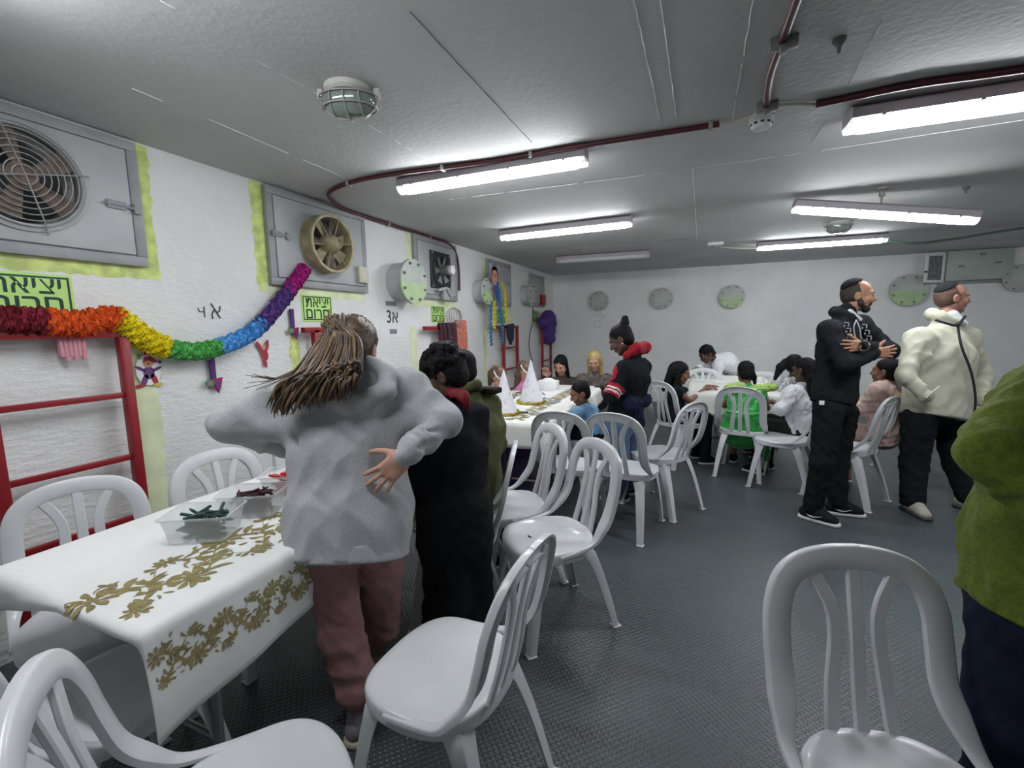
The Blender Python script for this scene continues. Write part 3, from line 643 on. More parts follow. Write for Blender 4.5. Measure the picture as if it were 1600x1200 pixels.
chair(-0.269, 3.663, 59.5, 'empty white plastic chair turned toward the standing woman with red hood')
chair(-0.216, 4.950, -40.1, 'white plastic chair under the girl with long dark hair')
chair(0.388, 4.780, -12.6, 'white plastic chair under the girl in green')
chair_top(1290, 616, (-.93, .36), 'white plastic chair under the girl in a white blouse')
chair(1.117, 4.372, 55.5, 'white plastic chair under the child in pale pink')
chair_top(1488, 600, (-.9, -.3), 'white plastic chair behind the man in cream')
chair(-2.015, 0.813, -109.7, 'white plastic chair against the red frame behind gold printed table')
chair(-1.897, 1.360, -94.9, 'white plastic chair by bare wall behind the crayon boxes')
chair(-1.93, 1.92, -93, 'white plastic chair behind the reddest crayon box')
chair(-0.863, 0.528, -32.6, 'white plastic chair in front of the shaded chair at the table end')
chair(-1.52, .60, 0, 'shaded white plastic chair pushed under the end of gold printed table')
chair(-.86, 3.95, face(-1, .1), 'white plastic chair under the small boy in blue')
chair_top(1098, 578, (.1, -1), 'white plastic chair at the far end of the table by the girl in green')
chair_top(1194, 584, (-.4, -.9), 'white plastic chair beside the far corner of the table by the girl in green')

# ------------------------------------------------------------------ tables and cloths
M_CLOTH = mat('white_paper_cloth', (0.80, 0.80, 0.79), 0.55, var=0.03, vscale=3, bump=0.06, bscale=22)
M_CLOTH2 = mat('cream_cloth', (0.74, 0.74, 0.70), 0.6, var=0.05, vscale=6, bump=0.06, bscale=22)
M_GOLD = mat('gold_print', (0.30, 0.245, 0.10), 0.45, metal=0.2, var=0.25, vscale=40)
M_TABLE = mat('table_top_plastic', (0.55, 0.55, 0.54), 0.5)
M_LEG = mat('table_leg_steel', (0.30, 0.30, 0.31), 0.35, metal=0.6)
def table(x0, x1, y0, y1, label, zt=0.735):
    O = np.array(((x0+x1)/2, (y0+y1)/2, 0)); root = thing('folding_table', label, 'table', O)
    MB().box((x0, y0, zt-0.04), (x1, y1, zt), 0.008).build('tabletop', M_TABLE, root, O)
    for ye, s_ in ((y0+0.22, 1), (y1-0.22, -1)):
        for x in (x0+0.09, x1-0.09): MB().tube([(x, ye, zt-0.04), (x, ye-s_*0.02, 0.0)], 0.0145, 10).build('leg', M_LEG, root, O)
        MB().tube([(x0+0.09, ye-s_*0.013, 0.22), (x1-0.09, ye-s_*0.013, 0.22)], 0.01, 8).build('cross_bar', M_LEG, root, O)
        MB().tube([((x0+x1)/2, ye-s_*0.01, 0.22), ((x0+x1)/2, ye+s_*0.35, zt-0.04)], 0.009, 8).build('brace', M_LEG, root, O)
    return root
def cloth(x0, x1, y0, y1, drops, label, m, z=0.739, seed=1, wave=0.02):
    """drops: functions of position giving hang length at +x side, -x side, -y end, +y end"""
    rg = np.random.default_rng(seed); ph = rg.uniform(0, 6, 8)
    dR, dL, dN, dF = drops
    def P(u, v):
        # u across (x), v along (y); outside the top they hang down
        ex = max(u-x1, x0-u, 0); ey = max(v-y1, y0-v, 0); e = max(ex, ey); r = 0.018
        bx = min(max(u, x0), x1); by = min(max(v, y0), y1); sx = 1 if u > x1 else (-1 if u < x0 else 0); sy = 1 if v > y1 else (-1 if v < y0 else 0)
        h = math.hypot(ex, ey); 
        if h < 1e-9: return np.array((u, v, z+0.0012*math.sin(7*u+ph[0])*math.sin(5*v+ph[1])))
        a = min(h/r, math.pi/2); out = r*math.sin(a); dn = r*(1-math.cos(a))+max(0, h-r*math.pi/2)
        nx, ny = ex/h*sx, ey/h*sy; s = by*1.0+bx*1.3
        out += min(1, h/0.12)*wave*(0.6*math.sin(9*s+ph[2])+0.4*math.sin(21*s+ph[3]))+wave*min(1, h/.2)*1.2
        return np.array((bx+nx*out, by+ny*out, z-dn))
    nu, nv = 54, 84; V = []; F = []
    for j in range(nv+1):
        tv = j/nv
        for i in range(nu+1):
            tu = i/nu
            yy = y0+(y1-y0)*tv; u = (x0-dL(yy))+((x1+dR(yy))-(x0-dL(yy)))*tu; xx = min(max(u, x0), x1); v = (y0-dN(xx))+((y1+dF(xx))-(y0-dN(xx)))*tv
            V.append(P(u, v))
    for j in range(nv):
        for i in range(nu): k = j*(nu+1)+i; F.append((k, k+1, k+nu+2, k+nu+1))
    ob = MB().add(V, F).build('tablecloth', m, angle=180); tag(ob, label, 'tablecloth')
    so = ob.modifiers.new('thickness', 'SOLIDIFY'); so.thickness = 0.0012; so.offset = -1
    return ob, P
T1 = (-1.985, -1.225, 0.565, 2.38)
table(*T1, 'folding table with crayon boxes beside the red bunk frame')
cl1, P1 = cloth(*T1, (lambda y: np.interp(y, [.56, 1.1, 2.4], [.315, .215, .20]), lambda y: 0.10, lambda x: 0.03+0.10*max(0, (-1.55-x))/.43, lambda x: 0.15), 'white cloth with gold floral print draped over the near table', M_CLOTH, wave=0.012)
# gold scroll print on the cloth: flowers, stems and leaves
def gold_print(P, ob, bands, y0, y1):
    mb = MB(); rg = random.Random(9); off = 0.0016
    def put(u, v):
        p = P(u, v); a = P(u+0.004, v); b = P(u, v+0.004); n = norm(np.cross(a-p, b-p)); return p+n*off
    def stroke(pts, w0, w1):
        V = []; N = len(pts)
        for i in range(N):
            t = norm(np.append(np.array(pts[min(i+1, N-1)])-np.array(pts[max(i-1, 0)]), 0)); s_ = np.array((-t[1], t[0])); wd = (w0+(w1-w0)*i/(N-1))*(0.35+0.65*math.sin(math.pi*min(0.98, max(.02, i/(N-1)))))
            c = np.array(pts[i]); V += [put(*(c-s_*wd)), put(*(c+s_*wd))]
        mb.add(V, [(2*i, 2*i+1, 2*i+3, 2*i+2) for i in range(N-1)])
    def leaf(c, a, L, wd):
        d = np.array((math.cos(a), math.sin(a))); s_ = np.array((-d[1], d[0])); pts = []
        for k in range(7):
            t = k/6; q = math.sin(math.pi*t)**0.8*wd; pts.append((np.array(c)+d*L*t+s_*0.25*L*math.sin(2.2*t), q))
        V = []; 
        for p, q in pts: V += [put(*(p-s_*q)), put(*(p+s_*q))]
        mb.add(V, [(2*i, 2*i+1, 2*i+3, 2*i+2) for i in range(6)])
    def flower(c, R):
        for k in range(9):
            a = 2*math.pi*k/9+rg.uniform(-.1, .1); leaf(np.array(c)+0.3*R*np.array((math.cos(a), math.sin(a))), a, R*0.75, R*0.17)
        for k in range(5):
            a = 2*math.pi*k/5; leaf(c, a, R*0.4, R*0.12)
    for u0, u1 in bands:
        wB = u1-u0; y = y0+0.02; i = 0
        while y < y1:
            sd = 1 if i % 2 else -1; cu = (u0+u1)/2+sd*wB*0.24; flower((cu, y+rg.uniform(0, .02)), wB*0.20)
            # scrolling stem to the next flower, with curls and leaves
            nxt = ((u0+u1)/2-sd*wB*0.24, y+wB*0.62); st = []
            for k in range(13):
                t = k/12; st.append((cu+(nxt[0]-cu)*(t*t*(3-2*t))+sd*wB*0.10*math.sin(math.pi*t), y+(nxt[1]-y)*t))
            stroke(st, 0.0035, 0.0025)
            for k in range(3, 12, 2):
                c = st[k]; a = math.atan2(st[k][1]-st[k-1][1], st[k][0]-st[k-1][0])
                for s2 in (-1, 1): leaf(c, a+s2*rg.uniform(.6, 1.2), wB*rg.uniform(.14, .26), wB*rg.uniform(.025, .05))
            for s2 in (-1, 1):
                c = st[rg.choice((4, 6, 8))]; R = wB*rg.uniform(.10, .15); a0 = rg.uniform(0, 6); stroke([(c[0]-s2*sd*wB*.12+R*(1-k/16)*math.cos(a0+s2*k*0.42), c[1]+R*(1-k/16)*math.sin(a0+s2*k*0.42)) for k in range(13)], 0.0035, 0.002)
            flower(((u0+u1)/2-sd*wB*0.34, y+wB*.1), wB*0.12)
            bs = [((u0+u1)/2-sd*wB*(.34-.62*t*t), y+wB*(.1+.5*t)-wB*.10*math.sin(3.1*t)) for t in np.linspace(0, 1, 11)]; stroke(bs, 0.003, 0.002)
            for k in range(2, 11, 2):
                a = math.atan2(bs[k][1]-bs[k-1][1], bs[k][0]-bs[k-1][0])
                for s2 in (-1, 1): leaf(bs[k], a+s2*rg.uniform(.5, 1.1), wB*rg.uniform(.10, .20), wB*rg.uniform(.02, .035))
            for k in range(12): leaf((rg.uniform(u0+.04*wB, u1-.04*wB), y+rg.uniform(0, .62)*wB), rg.uniform(0, 6), wB*rg.uniform(.06, .13), wB*rg.uniform(.012, .03))
            y += wB*0.62; i += 1
    mb.build('gold_print', M_GOLD, ob, smooth=False)
gold_print(P1, cl1, [(-1.56, -1.27), (T1[1]+0.055, T1[1]+0.185)], T1[2]-0.005, 2.3)
T2 = (-1.95, -1.06, 3.06, 5.25); table(*T2, 'folding table with paper cone hats')
cl2, P2 = cloth(*T2, (lambda y: 0.16, lambda y: 0.16, lambda x: 0.20, lambda x: 0.16), 'white patterned cloth on the table with cone hats', M_CLOTH2, seed=5)
gold_print(P2, cl2, [(-1.40, -1.22), (-1.86, -1.72)], 3.1, 5.1)
T3 = (-0.12, 0.76, 5.04, 6.85); table(*T3, 'folding table beside the girl in green')
cl3, P3 = cloth(*T3, (lambda y: 0.24, lambda y: 0.22, lambda x: 0.24, lambda x: 0.2), 'pale cloth on the table beside the girl in green', M_CLOTH2, seed=8)
pb = MB().box((-1.88, 3.22, 0.0), (-1.40, 3.75, 0.52), 0.03).build('storage_bin', mat('purple_fabric', (0.035, 0.02, 0.08), 0.8, bump=0.1)); tag(pb, 'dark purple fabric bin under the hat table', 'bin')
# crayon boxes
M_TUB = mat('frosted_plastic', (0.72, 0.76, 0.78), 0.35, alpha=0.42)
def tub(px, py, rz, col, cname, label, n, seed):
    n = 54; c = FL(px, py, 0.742); root = thing('crayon_box', label, 'box', c, rz); w_, d_, h_ = 0.108, 0.078, 0.092
    def ring(k, z, r=0.018):
        pts = []
        for cx, cy_, a0 in ((w_*k-r, d_*k-r, 0), (-w_*k+r, d_*k-r, 90), (-w_*k+r, -d_*k+r, 180), (w_*k-r, -d_*k+r, 270)):
            for a in np.radians(np.linspace(a0, a0+90, 5)): pts.append((cx+r*math.cos(a), cy_+r*math.sin(a), z))
        return pts
    R = [ring(.80, 0.0005), ring(.84, 0.003), ring(.90, .05), ring(.905, .052), ring(1.0, h_), ring(1.06, h_), ring(1.06, h_-.006), ring(1.045, h_-.006)]; V = [p for q in R for p in q]; n_ = 20
    F = [(i*n_+k, i*n_+(k+1) % n_, (i+1)*n_+(k+1) % n_, (i+1)*n_+k) for i in range(len(R)-1) for k in range(n_)]+[tuple(range(n_))]
    MB().add(V, F).build('tub', M_TUB, root)
    m_ = mat('crayon_'+cname, col, 0.55, var=0.2, vscale=60); rg = random.Random(seed); proto = None
    ca, sa = math.cos(rz), math.sin(rz)
    for i in range(n):
        lay = i*3//n; x, y = rg.uniform(-.05, .05), rg.uniform(-.03, .03)
        if proto is None:
            proto = MB().lathe((0, -.04, 0), (0, 1, 0), [(.0055, 0), (.0055, .056), (.005, .058), (.0018, .070)], 8).build('crayon', m_); o = proto
        else: o = proto.copy(); COL.objects.link(o)
        o.location = (c[0]+x*ca-y*sa, c[1]+x*sa+y*ca, c[2]+0.014+lay*0.022+rg.uniform(0, .01)+(.012 if lay == 2 else 0)); o.rotation_euler = (rg.uniform(-.35, .5), rg.uniform(-.2, .2), rg.uniform(0, 6.28))
        tag(o, cname.replace('_', ' ')+' crayon in a pile inside a plastic box', 'crayon', cname.replace('_', ' ')+' crayons in the box')
tub(322, 836, 0.5, (0.012, 0.045, 0.035), 'dark_green', 'clear plastic box of dark green crayons', 34, 1)
tub(398, 800, 0.5, (0.07, 0.012, 0.02), 'dark_maroon', 'clear plastic box of dark maroon crayons', 34, 2)
tub(456, 768, 0.5, (0.55, 0.03, 0.03), 'bright_red', 'clear plastic box of bright red crayons', 34, 3)
# paper cone hats and table clutter
def hat(px, py, H, R, label):
    c = FL(px, py, 0.742); root = thing('cone_hat', label, 'hat', c)
    MB().lathe((0, 0, 0.0), (0, 0, 1), [(R, 0.0), (R*.66, H*.33), (R*.33, H*.66), (.004, H)], 28).build('cone', mat('doodled_paper', (0.80, 0.80, 0.83), 0.7, var=0.06, vscale=30, col2=(0.70, 0.68, 0.77)), root)
    m_ = MB(); rg = random.Random(3)
    for k in range(60):
        a = 2*math.pi*k/60; r = R+rg.uniform(.0, .012); p = np.array((r*math.cos(a), r*math.sin(a), rg.uniform(.002, .02))); m_.box(p-.008, p+.008)
    m_.build('gold_trim', mat('gold_tinsel', (0.50, 0.40, 0.04), 0.3, metal=0.7), root)
    rg = random.Random(int(px))
    for k in range(9):
        a = rg.uniform(0, 6.28); t = rg.uniform(.1, .7); r = R*(1-t)+.001; p = np.array((r*math.cos(a), r*math.sin(a), H*t))
        MB().tube([p, p+[.004, .004, .018], p+[-.004, -.002, .028]], .0018, 5).build('doodle', mat('doodle_%d' % (k % 3), [(.35, .2, .6), (.6, .25, .4), (.2, .35, .6)][k % 3], .6), root)
hat(788, 646, 0.36, 0.115, 'white paper cone hat with gold trim at the table edge')
hat(830, 629, 0.40, 0.12, 'taller white paper cone hat with gold trim, set back')
c = FL(857, 608, 0.742); wb = thing('tissue_box', 'small white tissue box in front of the dark haired woman', 'box', c)
MB().box((-.11, -.06, 0), (.11, .06, .10), .006).build('carton', M_PAPER, wb); MB().sphere((0, 0, .10), .05, 12, 6, (1.5, .7, .6)).build('tissue', M_PAPER, wb)
rg = random.Random(12)
for i in range(16):
    x, y = rg.uniform(-1.85, -1.15), rg.uniform(3.3, 5.0); a = rg.uniform(0, 3.14)
    if i % 2:
        o = MB().box((-.07, -.05, 0), (.07, .05, .0015)).build('paper_scrap', mat('scrap_%d' % (i % 4), [(.75, .74, .6), (.25, .25, .27), (.5, .45, .62), (.7, .7, .7)][i % 4], .7), smooth=False); sc_ = 'dark grey' if i % 4 == 1 else 'white'; tag(o, 'loose %s paper scrap lying on the hat table' % sc_, 'paper', '%s paper scraps on the hat table' % sc_)
    else:
        o = MB().cyl((-.06, 0, .006), (.06, 0, .006), .006, 8).build('marker', mat('marker_%d' % (i % 3), [(.05, .05, .06), (.3, .12, .5), (.1, .15, .45)][i % 3], .4)); mc_ = ('black', 'purple', 'blue')[i % 3]; tag(o, '%s felt marker lying on the hat table' % mc_, 'marker', '%s markers on the hat table' % mc_)
    o.location = (x, y, .7425); o.rotation_euler = (0, 0, a)
for i in range(6):
    x, y = rg.uniform(-.02, .65), rg.uniform(5.1, 6.3); o = MB().box((-.1, -.07, 0), (.1, .07, .0015)).build('paper_sheet', M_PAPER, smooth=False); tag(o, 'white drawing sheet lying on the table by the girl in green', 'paper', 'sheets on the table by the girl in green'); o.location = (x, y, .7425); o.rotation_euler = (0, 0, rg.uniform(0, 3))

# ------------------------------------------------------------------ crepe garland and hanging decorations
gp = [(-60, 492), (0, 500), (60, 502), (120, 506), (172, 498), (190, 503), (225, 528), (262, 544), (305, 549), (345, 541), (385, 525), (412, 503), (440, 470), (462, 440), (478, 418)]
path = crom([LW(x, y, 0.085 if x < 195 else 0.07) for x, y in gp], 14); path = np.array(path); npt = len(path)
gcol = [('dark_red', (0.22, .01, .025), 0, 69), ('orange', (0.75, .11, .012), 69, 183), ('yellow', (.80, .66, .01), 183, 258), ('green', (.10, .44, .10), 258, 343), ('sky_blue', (.10, .36, .75), 343, 408), ('purple', (.10, .04, .22), 408, 452), ('magenta', (.42, .01, .22), 452, 600)]
gar = thing('garland', 'rainbow crepe paper garland draped along the left wall', 'garland', path[len(path)//2]); O = path[len(path)//2]
pxs = np.interp(np.arange(npt), np.arange(len(gp))*14, [p[0] for p in gp])
for nm, colr, xa, xb in gcol:
    idx = [i for i in range(npt) if xa-4 <= pxs[i] <= xb+4] if nm != 'dark_red' else [i for i in range(npt) if pxs[i] <= xb+4]
    V = []; F = []; n = 26; rg_ = np.random.default_rng(len(nm)); base = 0.066 if xb < 270 else 0.056
    sub = []
    for a, b in zip(idx[:-1], idx[1:]):
        for k in range(4): sub.append(path[a]+(path[b]-path[a])*k/4)
    for i, p in enumerate(sub):
        t = norm(sub[min(i+1, len(sub)-1)]-sub[max(i-1, 0)]); u = norm(np.cross(t, (1, 0, 0))); v = np.cross(t, u); ph = rg_.uniform(0, 6)
        for k in range(n):
            a = 2*math.pi*k/n; r = base*(0.84+0.10*math.sin(5*a+ph*.4+i*.3)+(0.10 if i % 4 == 0 else -0.04))+rg_.uniform(-.005, .005)
            q = p+u*math.cos(a)*r+v*math.sin(a)*r*0.85+t*rg_.uniform(-.006, .006); q[0] = max(q[0], WALL_X+.004); V.append(q)
    m_ = len(sub); F = [(i*n+k, i*n+(k+1) % n, (i+1)*n+(k+1) % n, (i+1)*n+k) for i in range(m_-1) for k in range(n)]+[tuple(range(n)), tuple((m_-1)*n+k for k in range(n))]
    MB().add(V, F).build('crepe_segment', mat('crepe_'+nm, colr, .8, var=.25, vscale=50), gar, O, angle=25)
e = LW(486, 425, .04); MB().box(e+[-.03, -.04, -.05], e+[.0, .06, .04], .008).build('tape', mat('clear_tape', (.8, .8, .82), .2, alpha=.6), gar, O)
pk = LW(110, 540, .05); V = []; F = []
m_ = MB()
for k in range(6): m_.tube(crom([pk+[.0, (k-2.5)*.016, .09], pk+[.012, (k-2.5)*.017, .03], pk+[.006, (k-2.5)*.016+.004, -.05-.02*(k % 2)]], 4), [.012]*9, 6)
tag(m_.build('pink_cloth', mat('pale_pink_cloth', (.62, .28, .33), .8, bump=.2)), 'crumpled pink cloth hanging below the orange garland', 'cloth')
# flat cut-out figures (printed card) : generic jesters
def card(name, label, cat, px, py, shapes, off=0.012, scale=1.0):
    c = LW(px, py, off); root = thing(name, label, cat, c)
    for i, (nm, poly, colr, lift) in enumerate(shapes):
        MB().prism([(a*scale, b*scale) for a, b in poly], (0.0012*lift, 0, 0), (0, 1, 0), (0, 0, 1), (1, 0, 0), .0012).build(nm, mat('card_%02d_%02d_%02d' % tuple(int(q*99) for q in colr), colr, .6), root, smooth=False)
    return root
def ell(cx, cy_, rx, ry, n=16, a=0.0): return [(cx+rx*math.cos(t)*math.cos(a)-ry*math.sin(t)*math.sin(a), cy_+rx*math.cos(t)*math.sin(a)+ry*math.sin(t)*math.cos(a)) for t in np.linspace(0, 2*math.pi, n, endpoint=False)]
SK, RD, PU, GN, WH, YE, BL = (.55, .30, .20), (.35, .03, .05), (.12, .05, .18), (.15, .30, .12), (.8, .8, .8), (.6, .5, .05), (.08, .15, .35)
card('jester_cutout', 'small juggling jester card cut-out beside the red bunk frame', 'decoration', 232, 578,
     [('backing', ell(0, .0, .062, .085), WH, 0), ('torso', ell(0, -.015, .028, .035), PU, 1), ('trouser_leg', ell(-.024, -.055, .014, .034, a=-.4), PU, 1), ('trouser_leg', ell(.024, -.055, .014, .034, a=.3), RD, 1),
      ('shoe', ell(-.048, -.083, .024, .010), RD, 2), ('shoe', ell(.04, -.084, .022, .010), YE, 2), ('arm', ell(-.04, .01, .028, .009, a=2.6), PU, 1), ('arm', ell(.042, .003, .026, .009, a=.4), PU, 1), ('face', ell(.0, .035, .024, .022), SK, 2),
      ('cap', [(-.026, .04), (-.018, .068), (.015, .075), (.05, .045), (.03, .035), (.0, .052)], RD, 3), ('nose', ell(.0, .033, .006, .006, 10), RD, 4), ('ball', ell(-.04, .07, .010, .010, 12), GN, 2), ('ball', ell(-.005, .092, .010, .010, 12), RD, 2), ('ball', ell(.058, .04, .010, .010, 12), PU, 2)])
card('figure_cutout', 'dark maroon figure cut-out beside the purple garland end', 'decoration', 413, 553,
     [('torso', ell(0, 0, .024, .04, a=.3), RD, 0), ('arm', ell(-.03, .045, .012, .035, a=.5), RD, 1), ('arm', ell(.022, .05, .012, .035, a=-.2), RD, 1), ('foot', ell(.0, -.055, .012, .03, a=.2), RD, 1), ('head', ell(-.003, .04, .014, .016), SK, 2)], scale=1.15)
def dart(px, py, label, L=.18, sc=1.0):
    c = LW(px, py, .02); root = thing('streamer_drop', label, 'decoration', c)
    MB().box((-.006, -.018*sc, 0), (.006, .018*sc, L), .003).build('ribbon', mat('violet_crepe', (.09, .03, .16), .8), root)
    for i, (poly, colr) in enumerate([([(-.03, .02), (.055, .03), (.04, -.03), (.022, -.07), (-.01, -.03)], (.30, .02, .12)), (ell(-.03, .0, .03, .022), (.08, .25, .10)), (ell(-.028, .0, .014, .010), (.45, .15, .25)), ([(-.005, .0), (.03, .005), (.022, -.065)], PU)]):
        MB().prism([(a*sc, b*sc) for a, b in poly], (.006+.0013*i, 0, 0), (0, 1, 0), (0, 0, 1), (1, 0, 0), .0013).build('butterfly_card', mat('bfly_%d' % i, colr, .6), root, smooth=False)
dart(334, 598, 'violet ribbon with butterfly card hanging under the green garland', .17)
dart(458, 517, 'dark violet ribbon with butterfly card beside the second red frame', .16, .9)
cl = card('clown_decoration', 'paper clown head with yellow and blue streamers below', 'decoration', 773, 432,
     [('hair', ell(0, .02, .125, .11), (.22, .08, .09), 0), ('hair', ell(-.0, .11, .08, .06), (.20, .16, .22), 0), ('face', ell(0, -.01, .075, .10), (.60, .32, .24), 1), ('eye', ell(-.028, .02, .012, .016, 10), (.05, .03, .03), 2), ('eye', ell(.028, .02, .012, .016, 10), (.05, .03, .03), 2), ('nose', ell(0, -.01, .016, .016, 10), (.5, .03, .04), 3),
      ('mouth', [(-.045, -.045), (0, -.06), (.045, -.045), (0, -.085)], (.5, .05, .05), 2), ('bow', [(-.06, -.13), (.06, -.13), (.03, -.24), (-.03, -.24)], (.12, .04, .15), 1)], off=.22)
O = np.array(cl.location)
def streamer(pts, wd, colr, nm):
    P_ = crom([LW(x, y, .16) for x, y in pts], 14); m_ = MB(); V = []
    for i, p in enumerate(P_):
        z = .012*math.sin(i*2.4); V += [p+[z, -wd, 0], p+[z, wd, 0]]
    m_.add(V, [(2*i, 2*i+1, 2*i+3, 2*i+2) for i in range(len(P_)-1)]); ob_ = m_.build('streamer', mat('streamer_'+nm, colr, .75), cl, O, smooth=False); so = ob_.modifiers.new('t', 'SOLIDIFY'); so.thickness = .004
streamer([(783, 440), (789, 455), (790, 480), (793, 505)], .035, (.80, .72, .02), 'yellow'); streamer([(773, 470), (772, 490), (773, 515)], .035, (.80, .72, .02), 'yellow')
streamer([(779, 450), (781, 480), (785, 510), (786, 538)], .04, (.05, .22, .45), 'blue'); streamer([(768, 470), (767, 505), (768, 540)], .035, (.06, .24, .50), 'blue'); streamer([(777, 440), (777, 458), (778, 470)], .05, (.05, .18, .40), 'blue')
nv = LW(796, 518, .12); tag(MB().prism([(-.13, .10), (.12, .12), (.10, -.10), (.0, -.2), (-.10, -.08)], nv, (0, 1, 0), (0, 0, 1), (1, 0, 0), .03).build('navy_cloth', mat('navy_cloth', (.012, .02, .05), .8, bump=.2)), 'dark navy cloth hung on the frame below the clown', 'cloth')
# hanks of cord on the third frame and the wire coil above
def hank(px0, px1, py0, py1, colr, label, n):
    a = LW(px0, py0, .12); b = LW(px1, py0, .12); lo = LW(px0, py1, .12)[2]; m_ = MB(); rg_ = random.Random(n)
    for i in range(n):
        y = a[1]+(b[1]-a[1])*(i+.5)/n; x = a[0]+rg_.uniform(-.01, .012); zz = lo+rg_.uniform(-.05, .02)
        m_.tube(crom([(x-.03, y, a[2]-.02), (x, y, a[2]+.01), (x+.012, y+rg_.uniform(-.01, .01), (a[2]+lo)/2), (x+.006, y+rg_.uniform(-.015, .015), zz)], 3), .014, 6)
    tag(m_.build('cord_hank', mat('hank_'+label[:4], colr, .8, var=.3, vscale=30)), label, 'cord')
hank(687, 712, 507, 548, (.055, .02, .03), 'dark maroon cord hank hung on the third frame', 13)
hank(712, 728, 503, 548, (.55, .18, .14), 'salmon pink cord hank hung on the third frame', 9)
wc = LW(710, 496, .1); m_ = MB()
for k in range(5): m_.torus(wc+[.01*k, .02*(k-2), .012*math.sin(k)], (1, .1*k-.2, .1), .10, .004, 26, 5)
tag(m_.build('wire_coil', M_WIRE), 'grey wire coil hung above the cord hanks', 'wire')
wire = crom([LW(*p, .03) for p in ((833, 478), (832, 505), (828, 520), (827, 545), (832, 565))], 6); tag(MB().tube(wire, .007, 6).build('cable', M_BLACK), 'thin black cable hanging beside the purple jacket', 'cable')

